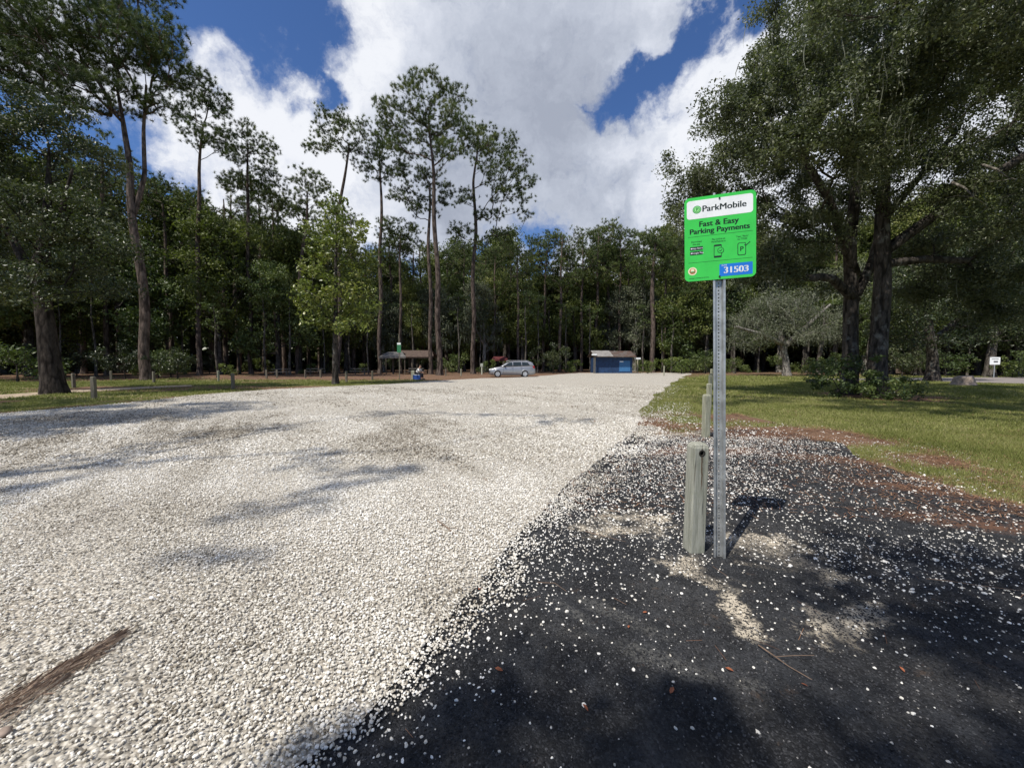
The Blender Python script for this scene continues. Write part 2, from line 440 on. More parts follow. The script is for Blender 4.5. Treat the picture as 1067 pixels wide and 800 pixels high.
# white stones strewn over the dark millings
parts = []
for d0, d1, dens, r0, r1, base in [(.9, 3.4, 1000, .0035, .0125, I1), (3.4, 7.5, 900, .0055, .0135, I1), (7.5, 18, 120, .012, .022, OCT)]:
    xy = rand_in_view(rg, d0, d1, dens); x, y = xy[:,0], xy[:,1]
    ing = inpoly(x, y, GOUT); inm = inpoly(x, y, MILL)
    de = dline(x, y, EDGE)
    nz = fbm(x, y, 1.1, 61); nz2 = fbm(x, y, 4.0, 62)
    dd = np.hypot(x, y)
    near_edge = np.exp(-de/(.05+.11*dd))*1.35*sstep(.15,.5,nz2+.25*nz)
    field = np.where(inm, sstep(2.3, 4.4, dd)*.34+.022, sstep(8,4,np.abs(x-4.0)+0*y)*.06)
    field = field*(.35+1.6*sstep(.38,.62,nz))
    patch = np.exp(-((x-1.2)**2/.9+(y-4.0)**2/1.6))*.45+np.exp(-((x-2.0)**2/1.2+(y-3.4)**2/.5))*.30
    verge = np.exp(-((x-3.9)**2/1.8+(y-8.0)**2/6))*.6
    p = np.clip(near_edge+field+patch*1.5*sstep(.3,.6,nz2)+verge, 0, 1)
    k = (~ing) & (rg.uniform(0,1,len(xy)) < p) & (y < 14) & (inm | (dline(x,y,MTOP) < 1.6) | (de < 1.0))
    xy = xy[k]; n = len(xy)
    r = r0+(r1-r0)*rg.beta(1.3,3.6,n); big = rg.uniform(0,1,n) < .09; r[big] *= rg.uniform(1.3,2.0,big.sum())
    parts.append(stones(xy, r, base, rg, .004, np.clip(rg.normal(.74,.2,n),0,1)))
V, F, T = merge(parts)
tag(link('scattered_stones', np_mesh('scattered_stones', V, F, T, False, M_stone)), 'white stones strewn thinly over the black asphalt millings', 'stones', kind='stuff')

# dark chips of the millings
parts = []
for d0, d1, dens, r0, r1 in [(.9, 3.2, 5200, .0022, .0062), (3.2, 6.0, 1300, .005, .010)]:
    xy = rand_in_view(rg, d0, d1, dens); k = inpoly(xy[:,0], xy[:,1], MILL) & ~inpoly(xy[:,0], xy[:,1], GRAVEL)
    bare = fbm(xy[:,0], xy[:,1], 2.2, 71)
    k &= rg.uniform(0,1,len(xy)) < np.clip(1.2-sstep(.5,.7,bare), .15, 1)
    sd = np.zeros(len(xy))
    for (cx,cy,rx,ry,rot) in SAND[:5]: sd = np.maximum(sd, np.exp(-((xy[:,0]-cx)**2+(xy[:,1]-cy)**2)/(rx*ry)))
    k &= rg.uniform(0,1,len(xy)) > sd*.85
    xy = xy[k]; n = len(xy); r = rg.uniform(r0, r1, n)
    parts.append(stones(xy, r, OCT, rg, .004, rg.uniform(0,1,n)**1.5, .6, .25, .8))
V, F, T = merge(parts)
M_chip = tinted('asphalt_chips', [(0,(.006,.006,.007)),(.5,(.022,.023,.026)),(.85,(.070,.072,.078)),(1,(.22,.21,.20))], .75, spec=.35)
tag(link('asphalt_chips', np_mesh('asphalt_chips', V, F, T, False, M_chip)), 'small black asphalt chips making up the dark millings', 'asphalt chips', kind='stuff')

# grass blades
Vs = []; Ts = []
for d0, d1, dens, h, w in [(3.5, 8, 3000, .062, .0065), (8, 15, 950, .055, .012), (15, 30, 230, .075, .028), (30, 48, 50, .10, .06)]:
    xy = rand_in_view(rg, d0, d1, dens, 1.0); x, y = xy[:,0], xy[:,1]
    k = ~inpoly(x, y, GRAVEL) & ~inpoly(x, y, MILL) & ~((dline(x, y, EDGE) < .25) & (y < 9)) & ~inpoly(x, y, rd) & ~inpoly(x, y, tr)
    xy = xy[k]; ga_ = grass_amt(xy[:,0], xy[:,1]); k = rg.uniform(0,1,len(xy)) < ga_*1.15; xy = xy[k]; n = len(xy)
    tuft = fbm(xy[:,0], xy[:,1], 5, 91)
    a = rg.uniform(0, 2*np.pi, n); lean = rg.normal(0, .5, (n,2)); hh = h*rg.uniform(.5,1.3,n)*(.5+tuft)
    b0 = np.stack([xy[:,0]-np.cos(a)*w/2, xy[:,1]-np.sin(a)*w/2, np.zeros(n)], -1)
    b1 = np.stack([xy[:,0]+np.cos(a)*w/2, xy[:,1]+np.sin(a)*w/2, np.zeros(n)], -1)
    tp = np.stack([xy[:,0]+lean[:,0]*hh, xy[:,1]+lean[:,1]*hh, hh], -1)
    Vs.append(np.stack([b0,b1,tp],1).reshape(-1,3)); Ts.append(np.repeat(np.clip(rg.normal(.5,.22,n)+(fbm(xy[:,0],xy[:,1],.8,93)-.5)*.8,0,1),3))
V = np.concatenate(Vs); T = np.concatenate(Ts); F = np.arange(len(V)).reshape(-1,3)
M_grass = tinted('grass_blades', [(0,(.085,.10,.024)),(.5,(.185,.205,.055)),(.8,(.28,.28,.10)),(1,(.34,.29,.16))], .6, .25, spec=.2)
tag(link('lawn_grass', np_mesh('lawn_grass', V, F, T, False, M_grass)), 'short green grass of the lawns beside the lot', 'grass', kind='stuff')
print('blades', len(F))

# fallen pine needles and leaves along the millings, the oak and the verge
Vs = []; Ts = []
for d0, d1, dens, L, w in [(1.2, 3.5, 60, .13, .0018), (3.5, 9, 1500, .10, .005), (9, 20, 260, .13, .012)]:
    xy = rand_in_view(rg, d0, d1, dens, 1.0); x, y = xy[:,0], xy[:,1]
    ing = inpoly(x, y, GRAVEL); s = 1-grass_amt(x, y); inm = inpoly(x, y, MILL)
    s = np.where(inm, .07+.9*np.exp(-dline(x,y,MTOP[2:])/.5)*sstep(.4,.58,fbm(x,y,1.5,95)), s*sstep(.35,.6,fbm(x,y,1.4,96)))
    s = np.where(ing, .006, s)
    k = (rg.uniform(0,1,len(xy)) < s) & (x > -1 + 0*y); xy = xy[k]; n = len(xy)
    a = rg.uniform(0, 2*np.pi, n); l = L*rg.uniform(.4,1.1,n); z = .012+rg.uniform(0,.012,n)
    dx, dy = np.cos(a), np.sin(a); cxy = xy
    q0 = np.stack([cxy[:,0]-dx*l/2-dy*w/2, cxy[:,1]-dy*l/2+dx*w/2, z], -1); q1 = np.stack([cxy[:,0]-dx*l/2+dy*w/2, cxy[:,1]-dy*l/2-dx*w/2, z], -1)
    q2 = np.stack([cxy[:,0]+dx*l/2+dy*w/2, cxy[:,1]+dy*l/2-dx*w/2, z+rg.uniform(-.008,.02,n)], -1); q3 = q2+np.stack([-dy*w, dx*w, 0*dx], -1)
    Vs.append(np.stack([q0,q1,q2,q3],1).reshape(-1,3)); Ts.append(np.repeat(rg.uniform(0,1,n),4))
V = np.concatenate(Vs); T = np.concatenate(Ts); F = np.arange(len(V)).reshape(-1,4)
M_straw = tinted('pine_straw', [(0,(.10,.045,.025)),(.5,(.22,.105,.055)),(1,(.34,.21,.12))], .7)
tag(link('pine_straw', np_mesh('pine_straw', V, F, T, False, M_straw)), 'rust brown fallen pine needles along the edge of the millings', 'pine straw', kind='stuff')
# ============================================================ TREES
def bark(name, c1, c2, scale=6.0, lichen=None):
    m, nt, b = NT(name); co = objco(nt)
    mp = nd(nt, 'ShaderNodeMapping', {'Vector': co, 'Scale': (1,1,.28)}).outputs[0]
    v = nd(nt, 'ShaderNodeTexVoronoi', {'Vector': mp, 'Scale': scale}, feature='F1')
    n = noise(nt, mp, scale*1.5, 6, .7, .3)
    c = mix(nt, maprange(nt, n, .3, .7), c1, c2)
    c = mix(nt, maprange(nt, v.outputs['Distance'], .45, .8, 0, .8), c, tuple(q*.35 for q in c1))
    if lichen: c = mix(nt, maprange(nt, noise(nt, co, 2.3, 5, .6), .55, .68, 0, .8), c, lichen)
    nt.links.new(c, b.inputs['Base Color']); b.inputs['Roughness'].default_value = .95; b.inputs['Specular IOR Level'].default_value = .1
    bump(nt, b, mth(nt, 'SUBTRACT', n, v.outputs['Distance']), .9, .05)
    return m
B_pine = bark('pine_bark', (.060,.046,.038), (.155,.120,.10), 5)
B_oak = bark('oak_bark', (.036,.031,.026), (.095,.082,.072), 7, (.17,.17,.155))
B_pale = bark('pale_bark', (.14,.125,.105), (.30,.28,.25), 6, (.32,.33,.29))
B_dark = bark('dark_bark', (.026,.021,.018), (.065,.055,.047), 7)
B_slim = bark('slim_bark', (.05,.042,.036), (.16,.145,.125), 6)
L_forest = tinted('forest_leaves', [(0,(.040,.055,.012)),(.4,(.092,.116,.027)),(.8,(.15,.175,.045)),(1,(.23,.24,.08))], .5, .33, .75, .35)
L_live = tinted('live_oak_leaves', [(0,(.038,.050,.025)),(.4,(.084,.100,.052)),(.8,(.138,.155,.085)),(1,(.21,.22,.135))], .42, .33, .25, .4)
L_pine = tinted('pine_needles', [(0,(.028,.044,.012)),(.4,(.064,.094,.023)),(.75,(.110,.146,.038)),(1,(.18,.195,.065))], .55, .15, .35, .35)
L_oak = tinted('oak_leaves', [(0,(.013,.022,.009)),(.4,(.030,.045,.014)),(.8,(.054,.072,.022)),(1,(.105,.118,.048))], .42, .22, .35, .5)
L_mag = tinted('broad_leaves', [(0,(.055,.075,.016)),(.4,(.13,.165,.034)),(.8,(.21,.235,.055)),(1,(.34,.33,.12))], .38, .28, .2, .5)
L_moss = tinted('moss_leaves', [(0,(.050,.062,.034)),(.5,(.105,.120,.072)),(1,(.19,.20,.14))], .8, .15, .3, .1)
M_moss = tinted('spanish_moss', [(0,(.07,.075,.055)),(1,(.20,.21,.165))], .95, .15, .2, .05)
L_bush = tinted('bush_leaves', [(0,(.030,.050,.014)),(.5,(.075,.108,.028)),(1,(.15,.18,.055))], .45, .25, .35, .4)
L_pale = tinted('light_green_leaves', [(0,(.055,.085,.018)),(.5,(.11,.15,.03)),(1,(.20,.23,.07))], .45, .3, .2, .4)  # lighter green foliage for some of the bushes

def grow(trunks, attract, z0, rg, step=.9, bf=.35, jit=.07, up=.35):
    """trunks: polylines of (x,y,z,r). Every attraction point is joined to the nearest suitable wood. Returns node arrays."""
    Pn, par, L, rad, ok = [], [], [], [], []
    for ti, tk in enumerate(trunks):
        pts = np.array(tk, float)
        # resample
        seg = np.linalg.norm(np.diff(pts[:,:3],axis=0),axis=1); cum = np.concatenate([[0],np.cumsum(seg)])
        m = max(3, int(cum[-1]/.55)); tt = np.linspace(0, cum[-1], m)
        q = np.stack([np.interp(tt, cum, pts[:,k]) for k in range(4)], -1)
        wob = .035*np.sin(tt[:,None]*np.array([.55,.43])+rg.uniform(0,6,2)) * np.minimum(1, tt[:,None]/2)
        q[:,:2] += wob*min(3, cum[-1]/8)
        if ti == 0: prev, l0 = -1, 0.
        else:
            d = np.linalg.norm(np.array(Pn)-q[0,:3],axis=1); prev = int(d.argmin()); l0 = L[prev]
        for k in range(m):
            Pn.append(q[k,:3]); par.append(prev); L.append(l0+tt[k]); rad.append(q[k,3]); ok.append(q[k,2] >= z0); prev = len(Pn)-1
    nt_ = len(Pn)
    cap = nt_+len(attract)*40
    A = np.zeros((cap,3)); A[:nt_] = Pn; Lp = np.zeros(cap); Lp[:nt_] = L; okp = np.zeros(cap,bool); okp[:nt_] = ok
    par = par+[0]*(cap-nt_); n = nt_
    main = np.array(Pn)
    dd = np.min(np.linalg.norm(attract[:,None,:]-main[None,ok,:],axis=2),axis=1) if any(ok) else np.linalg.norm(attract-main[-1],axis=1)
    tips = []
    for ai in np.argsort(dd):
        a = attract[ai]; D = a-A[:n]; d = np.sqrt((D**2).sum(1))
        pen = np.maximum(0, -D[:,2])*1.1+np.maximum(0, .35*np.hypot(D[:,0],D[:,1])-D[:,2])*.5
        cost = d+bf*Lp[:n]+pen; cost[~okp[:n]] = 1e9
        j = int(cost.argmin()); dj = d[j]
        if dj < .05: continue
        k = max(1, int(math.ceil(dj/step))); p0 = A[j]
        pd = A[j]-A[par[j]] if par[j] >= 0 else np.array([0,0,1.]); pd = pd/(np.linalg.norm(pd)+1e-9)
        dirn = (a-p0)/dj
        if j < nt_: pd = dirn*np.array([1,1,.3])+np.array([0,0,.25])
        c = p0+dj*.5*(pd*.55+dirn*.6+np.array([0,0,up*.1]))
        prev = j
        for s in range(1, k+1):
            t = s/k; p = (1-t)**2*p0+2*t*(1-t)*c+t*t*a
            if s < k: p = p+rg.normal(0, jit, 3)*min(1, dj)
            A[n] = p; par[n] = prev; Lp[n] = Lp[prev]+dj/k; okp[n] = True; prev = n; n += 1
        tips.append(n-1)
    return A[:n], np.array(par[:n]), np.array(rad), nt_, np.array(tips)

def wood_mesh(name, A, par, rt, ntk, tips, mat, rtip=.012, expo=.46, nside=12, nthin=5, minr=.0):
    n = len(A); cnt = np.zeros(n)
    cnt[tips] = 1
    for k in range(n-1, 0, -1):
        if par[k] >= 0: cnt[par[k]] += cnt[k]
    r = rtip*np.maximum(cnt,1)**expo; r = np.maximum(r, minr)
    r[:ntk] = rt
    for k in range(ntk, n):
        if par[k] < ntk: pass
    r[ntk:] = np.minimum(r[ntk:], np.maximum(r[par[ntk:]]*.9, rtip))
    Vs, Fs = [], []; base = 0
    # trunk tubes (continuous)
    k = 0
    while k < ntk:
        e = k+1
        while e < ntk and par[e] == e-1: e += 1
        idx = np.arange(k, e); pts = A[idx]; rr = r[idx].copy()
        if k > 0: pts = np.concatenate([A[par[k]][None], pts]); rr = np.concatenate([[rr[0]], rr])
        T = np.gradient(pts, axis=0); T /= np.linalg.norm(T,axis=1,keepdims=True)+1e-9
        ref = np.array([1.,0,0]); U = np.cross(T, ref); U /= np.linalg.norm(U,axis=1,keepdims=True)+1e-9; Wv = np.cross(T, U)
        an = np.linspace(0, 2*np.pi, nside, endpoint=False)
        lob = 1+.05*np.sin(an*3+k)[None]+.03*np.sin(an*5+pts[:,2:3]*1.3)
        if k == 0:
            fl = np.exp(-pts[:,2:3]/.45); lob = lob*(1+fl*(.35+.22*np.sin(an*4+1)[None]))
        ring = pts[:,None,:]+(np.cos(an)[None,:,None]*U[:,None,:]+np.sin(an)[None,:,None]*Wv[:,None,:])*(rr[:,None]*lob)[:,:,None]
        m = len(pts); Vs.append(ring.reshape(-1,3))
        ii, jj = np.meshgrid(np.arange(m-1), np.arange(nside), indexing='ij')
        a0 = base+ii*nside+jj; a1 = base+ii*nside+(jj+1)%nside
        Fs.append(np.stack([a0,a1,a1+nside,a0+nside],-1).reshape(-1,4)); base += m*nside
        k = e
    # limbs
    ed = np.arange(ntk, n)
    if len(ed):
        p0 = A[par[ed]]; p1 = A[ed]; r1 = r[ed]; r0 = np.where(par[ed] < ntk, np.minimum(r[par[ed]], r1*1.25), r[par[ed]])
        T = p1-p0; Ln = np.linalg.norm(T,axis=1,keepdims=True)+1e-9; T = T/Ln; p1 = p1+T*np.minimum(r1[:,None]*.35, Ln*.3)
        ref = np.where(np.abs(T[:,2:3]) > .9, np.array([[1.,0,0]]), np.array([[0,0,1.]])); U = np.cross(T,ref); U /= np.linalg.norm(U,axis=1,keepdims=True)+1e-9; Wv = np.cross(T,U)
        an = np.linspace(0, 2*np.pi, nthin, endpoint=False)
        dirs = np.cos(an)[None,:,None]*U[:,None,:]+np.sin(an)[None,:,None]*Wv[:,None,:]
        ra = p0[:,None,:]+dirs*r0[:,None,None]; rb = p1[:,None,:]+dirs*r1[:,None,None]
        Vs.append(np.concatenate([ra,rb],1).reshape(-1,3))
        e0 = base+np.arange(len(ed))[:,None]*2*nthin; j = np.arange(nthin)[None]
        Fs.append(np.stack([e0+j, e0+(j+1)%nthin, e0+nthin+(j+1)%nthin, e0+nthin+j],-1).reshape(-1,4))
    return np_mesh(name, np.concatenate(Vs), np.concatenate(Fs), smooth=True, mat=mat)

def unit(n, rg):
    v = rg.normal(0,1,(n,3)); return v/np.linalg.norm(v,axis=1,keepdims=True)
def needle_mesh(name, pts, dirs, rg, per=5, needles=22, L=.32, w=.035, spread=.45, mat=None, droop=0.0):
    n = len(pts)*per
    c = np.repeat(pts,per,0)+rg.normal(0,1,(n,3))*np.array([spread,spread,spread*.45])*.8
    d = np.repeat(dirs,per,0)*.6+unit(n,rg)*.7+np.array([0,0,.5]); d /= np.linalg.norm(d,axis=1,keepdims=True)
    tt = np.clip(np.repeat(rg.uniform(.15,.85,len(pts)),per)+rg.normal(0,.14,n),0,1)
    N = n*needles
    C = np.repeat(c,needles,0); D = np.repeat(d,needles,0)+unit(N,rg)*1.05; D[:,2] -= droop; D /= np.linalg.norm(D,axis=1,keepdims=True)
    ln = L*rg.uniform(.6,1.15,N)[:,None]; S = np.cross(D, unit(N,rg)); S /= np.linalg.norm(S,axis=1,keepdims=True)+1e-9
    C = C-np.repeat(d,needles,0)*rg.uniform(0,.22,N)[:,None]
    V = np.stack([C-S*w/2, C+S*w/2, C+D*ln],1).reshape(-1,3)
    T = np.repeat(np.clip(np.repeat(tt,needles)+rg.normal(0,.07,N),0,1),3)
    return np_mesh(name, V, np.arange(len(V)).reshape(-1,3), T, False, mat)
def leaf_mesh(name, pts, rg, per=120, Rr=.7, flat=.6, size=.09, asp=.5, mat=None, hang=0.0, upb=.5):
    n = len(pts)*per
    u = unit(n,rg)*(rg.uniform(0,1,n)**.45)[:,None]
    sc_ = np.repeat(rg.uniform(.6,1.25,len(pts)),per)[:,None]*Rr
    C = np.repeat(pts,per,0)+u*sc_*np.array([1,1,flat])
    C[:,2] -= rg.uniform(0,1,n)*hang
    nrm = unit(n,rg)+np.array([0,0,upb]); nrm /= np.linalg.norm(nrm,axis=1,keepdims=True)
    a = np.cross(nrm, unit(n,rg)); a /= np.linalg.norm(a,axis=1,keepdims=True)+1e-9; b = np.cross(nrm,a)
    s = (size*rg.uniform(.6,1.3,n))[:,None]
    V = np.stack([C-a*s*.5, C-b*s*asp*.5+nrm*s*.06, C+a*s*.5, C+b*s*asp*.5+nrm*s*.06],1).reshape(-1,3)
    tt = np.repeat(np.clip(np.repeat(rg.uniform(.2,.8,len(pts)),per)+rg.normal(0,.17,n),0,1),4)
    return np_mesh(name, V, np.arange(len(V)).reshape(-1,4), tt, False, mat)
def moss_mesh(name, pts, rg, per=8, length=1.0, w=.05, spread=.5, mat=None):
    n = len(pts)*per; top = np.repeat(pts,per,0)+rg.normal(0,spread,(n,3))*np.array([1,1,.3]); l = length*rg.uniform(.3,1.2,n)
    a = rg.uniform(0,np.pi*2,n); s = np.stack([np.cos(a),np.sin(a),0*a],-1)*w
    k = 4; rows = []
    for i in range(k+1):
        t = i/k; wob = np.stack([np.sin(a*3+t*5)*.05, np.cos(a*2+t*4)*.05, -l*t],-1); ww = (1-t)*(.7+.5*math.sin(3*t))+.06
        rows.append(top+wob-s*ww*.5); rows.append(top+wob+s*ww*.5)
    V = np.stack(rows,1).reshape(-1,3); b0 = (np.arange(n)*2*(k+1))[:,None]; i = np.arange(k)[None]*2
    F = np.stack([b0+i,b0+i+1,b0+i+3,b0+i+2],-1).reshape(-1,4)
    return np_mesh(name, V, F, np.repeat(rg.uniform(0,1,n),2*(k+1)), False, mat)

def cloud(clumps, rg, dens, shell=.55):
    """attraction points in ellipsoids (x,y,z,rx,ry,rz[,factor])"""
    out = []
    for c in clumps:
        f = c[6] if len(c) > 6 else 1
        n = max(3, int(dens*f*(c[3]*c[4]*c[5])**(2/3)))
        u = unit(n, rg)*(rg.uniform(shell**3,1,n)**(1/3))[:,None]
        out.append(np.array(c[:3])+u*np.array(c[3:6]))
    a = np.concatenate(out)
    keep = []                                  # thin out crowded points
    for k in range(len(a)):
        if all(np.sum((a[k]-a[j])**2) > .16 for j in keep[-60:]): keep.append(k)
    return a[keep]

def tree(name, loc, label, cat, trunks, clumps, kind, seed, z0, dens=6, group=None, bark_m=None, leaf_m=None, leaf=None, bf=.35, rtip=.013, moss=None, step=.9, expo=.46, up=.35, nthin=5):
    rg = np.random.default_rng(seed)
    root = empty(name, (loc[0], loc[1], 0)); tag(root, label, cat, group)
    at = cloud(clumps, rg, dens)
    A, par, rt, ntk, tips = grow(trunks, at, z0, rg, step, bf, up=up)
    bm_ = bark_m or (B_pine if kind == 'pine' else B_oak)
    link('trunk', wood_mesh('trunk', A, par, rt, ntk, tips, bm_, rtip, expo, nthin=nthin), root)
    tp = A[tips]; dr = tp-A[par[tips]]; dr /= np.linalg.norm(dr,axis=1,keepdims=True)+1e-9
    kw = dict(leaf or {})
    if kind == 'pine': me = needle_mesh('crown', tp, dr, rg, mat=leaf_m or L_pine, **kw)
    else:
        pp = tp
        if kw.pop('inner', False): pp = np.concatenate([tp, A[par[tips]]])
        me = leaf_mesh('crown', pp, rg, mat=leaf_m or L_oak, **kw)
    link('crown', me, root)
    if moss:
        s = rg.choice(len(tp), size=min(len(tp), moss[0]), replace=False); q = tp[s]
        mo_ = link('hanging_moss', moss_mesh('hanging_moss', q, rg, mat=M_moss, **moss[1]), root); mo_['kind'] = 'stuff'
    print(name, 'tips', len(tips), 'faces', len(me.polygons))
    return root

def pxclumps(bx, by, Y, lst):
    """crown masses given by where they stand as seen from the survey point -> metres relative to the tree foot"""
    out = []
    for c in lst:
        px, py, rx, ry = c[:4]; dy = c[4] if len(c) > 4 else 0; f = c[5] if len(c) > 5 else 1
        p = P(px, py, Y+dy); s = (Y+dy)/FL
        out.append((p[0]-bx, p[1]-by, p[2], rx*s, max(rx,ry)*s*.9, ry*s, f))
    return out
def pxtrunk(bx, by, Y, lst):
    out = []
    for (px, py, r) in lst:
        p = P(px, py, Y); out.append((p[0]-bx, 0.0, p[2], r))
    out[0] = (0,0,-.1,out[0][3])
    return out
def pine_at(foot, top_trunk, crown, label, seed, zc, dens=6, group=None, leaf=None, forks=(), name='pine_tree', **kw):
    bx, by = G(*foot); s = by/FL
    top_trunk = [(a, b, c*.72) for a, b, c in top_trunk]; dens = dens*1.25
    tk = [pxtrunk(bx, by, by, [(foot[0], foot[1], 0)]+list(top_trunk))]
    tk[0][0] = (0,0,-.1, tk[0][1][3]*1.12)
    for f in forks:
        tk.append([(P(px,py,by)[0]-bx, dy, P(px,py,by)[2], r) for (px,py,r,dy) in f])
    z0 = P(foot[0], zc, by)[2]
    return tree(name, (bx,by), label, 'pine tree', tk, pxclumps(bx,by,by,crown), 'pine', seed, z0, dens, group, leaf=leaf or dict(per=6,needles=44,L=.40,w=.030,spread=.50), **kw)

# --- the tall pines that stand free before the sky
pine_at((458,391), [(456,300,.40),(453,230,.33),(451,180,.24),(447,120,.10)],
        [(445,88,22,14),(420,100,18,14,-2),(405,113,14,10),(470,105,20,16,2),(455,125,26,16),(415,130,20,12,1),(480,128,16,14),(438,150,26,12,2),(492,140,14,12,-1),(470,155,18,12,-2),(505,150,12,9),(410,152,12,8)],
        'tallest pine, straight bare trunk rising left of the silver car', 101, 205, 7)
pine_at((449,390), [(448,300,.30),(447,250,.26),(447,195,.15)],
        [(430,175,18,12),(455,185,18,12,2),(420,200,16,10),(470,205,12,10),(440,215,20,10,1),(412,185,10,8)],
        'slimmer pine close behind the left side of the tallest pine', 102, 240, 6)
pine_at((493,389.5), [(493,300,.36),(495,240,.3),(494,190,.22),(498,150,.10)],
        [(505,142,16,12),(525,150,16,12,1),(538,170,16,10),(520,180,22,12,-1),(548,190,12,10),(532,205,20,9),(500,160,16,12,2),(485,205,12,8),(545,222,10,5),(510,222,14,8),(480,240,14,7),(523,245,14,7,1),(500,250,12,7,-1),(515,262,9,5)],
        'tall pine whose crown leans right, just left of the silver car', 103, 262, 7)
pine_at((396,389), [(396,300,.34),(397,240,.28),(397,200,.22),(396,160,.10)],
        [(385,150,18,12),(402,140,14,12,1),(372,165,14,10),(405,165,16,12,-1),(390,180,14,9),(420,178,9,8)],
        'tall thin-crowned pine behind the bright leafy tree', 104, 215, 6)
pine_at((352,389.4), [(355,300,.32),(350,240,.28),(358,190,.24),(364,150,.12)],
        [(358,122,12,8),(345,130,16,10,1),(330,145,14,8),(365,140,16,10,-1),(350,155,16,9),(322,152,8,5),(375,125,8,6),(335,115,6,4)],
        'leaning pine whose open crown shows above the bright leafy tree', 105, 205, 6)
pine_at((418,389), [(417,320,.24),(417,270,.18),(417,245,.10)],
        [(417,236,16,9),(404,245,12,8,1),(432,246,13,8),(418,255,20,7,1),(400,262,8,5)],
        'small flat-topped pine seen between the two tall pines', 106, 285, 6)
pine_at((566,387.2), [(567,330,.30),(568,300,.25),(570,262,.14)],
        [(575,250,18,9),(560,258,14,9,2),(592,262,14,9),(572,272,22,9),(548,270,10,8)],
        'pine with a pale bare trunk right behind the silver car', 107, 300, 7)
pine_at((636,386.6), [(634,320,.32),(632,280,.26),(628,262,.14)],
        [(630,246,22,9),(612,254,14,8,2),(646,255,14,9),(628,265,24,8),(650,272,10,7)],
        'round-topped pine standing behind the blue shed', 108, 290, 7)
pine_at((680,388), [(680,320,.46),(681,280,.34),(682,250,.15)],
        [(682,246,16,9),(670,258,14,9,2),(694,258,14,10),(680,272,20,10),(664,275,9,7),(700,278,10,9)],
        'thick pale-trunked pine right of the blue shed', 109, 300, 8)
pine_at((153,396), [(150,330,.47),(144,270,.42),(140,225,.38),(136,180,.30),(128,140,.24),(122,90,.12)],
        [(120,40,40,22,0,1.1),(70,55,34,20,2),(30,70,28,18,1),(150,30,34,18,-2),(170,60,26,18),(95,95,40,14,-1),(185,85,16,12,1),(60,20,36,18,-2),(110,5,40,16),(30,30,30,20,-3),(60,110,28,10,1),(160,100,24,10),(10,10,30,20),(150,-20,30,14,2),(90,-30,40,14,1),(20,100,16,10),(0,55,30,20,1),(60,70,30,12,0),(110,70,24,10,1),(140,60,20,10,-1),(-20,20,30,26,0)],
        'great forked pine towering over the left side of the lot', 110, 235, 9.5,
        forks=[[(140,222,.19,0),(147,180,.16,.3),(140,130,.12,.8),(140,80,.08,1.0)]], leaf=dict(per=7,needles=40,L=.38,w=.028,spread=.55))
pine_at((208,391), [(207,320,.33),(206,240,.28),(208,180,.22),(212,130,.10)],
        [(208,95,22,12),(225,110,16,14,1),(190,112,16,10),(222,135,18,12),(200,140,18,9,-1),(232,150,12,7),(205,80,14,7),(240,165,8,5)],
        'pine right of the forked giant with a high rounded crown', 111, 190, 7)
pine_at((262,390), [(260,320,.30),(258,240,.26),(258,190,.20),(258,150,.1)],
        [(258,140,18,10),(272,152,16,10,1),(245,160,16,10),(280,175,14,9),(262,185,22,10),(240,190,14,10,1),(285,200,12,9)],
        'pine with a dense crown left of the bright leafy tree', 112, 240, 7)
pine_at((310,389.6), [(312,300,.28),(318,240,.24),(320,200,.12)],
        [(320,180,14,8),(330,192,12,8,1),(308,195,14,8),(322,208,18,9)],
        'shorter pine directly behind the bright leafy tree, crown peeping above', 113, 250, 6)
pine_at((112,391.5), [(110,320,.32),(106,250,.28),(105,190,.22),(106,160,.12)],
        [(105,150,22,10),(85,165,20,10,2),(125,170,16,10),(70,180,14,9),(115,190,24,10,1)],
        'dark pine between the broad left trunk and the forked giant', 114, 240, 6)

# --- bright broadleaf tree by the left posts
bx, by = G(349.5, 400.5)
tree('sweetgum_tree', (bx,by), 'bright yellow-green leafy tree on the edge of the gravel, left of centre', 'tree',
     [pxtrunk(bx,by,by,[(349.5,400.5,.19),(350,350,.15),(349,300,.12),(350,250,.07),(351,215,.03)])],
     pxclumps(bx,by,by,[(350,215,14,10),(338,238,20,16,1),(365,240,20,16,-1),(350,262,26,18),(322,272,14,16),(378,275,14,16,1),(335,295,24,16,-1),(370,300,20,16),(318,312,12,14),(352,322,26,14,1),(385,318,10,14),(330,335,18,9),(366,340,18,8,-1),(388,335,8,8)]),
     'oak', 120, P(350,345,by)[2], dens=16, leaf_m=L_mag, bark_m=B_oak, leaf=dict(per=46,Rr=.62,flat=.7,size=.23,asp=.62,upb=.7), rtip=.008)

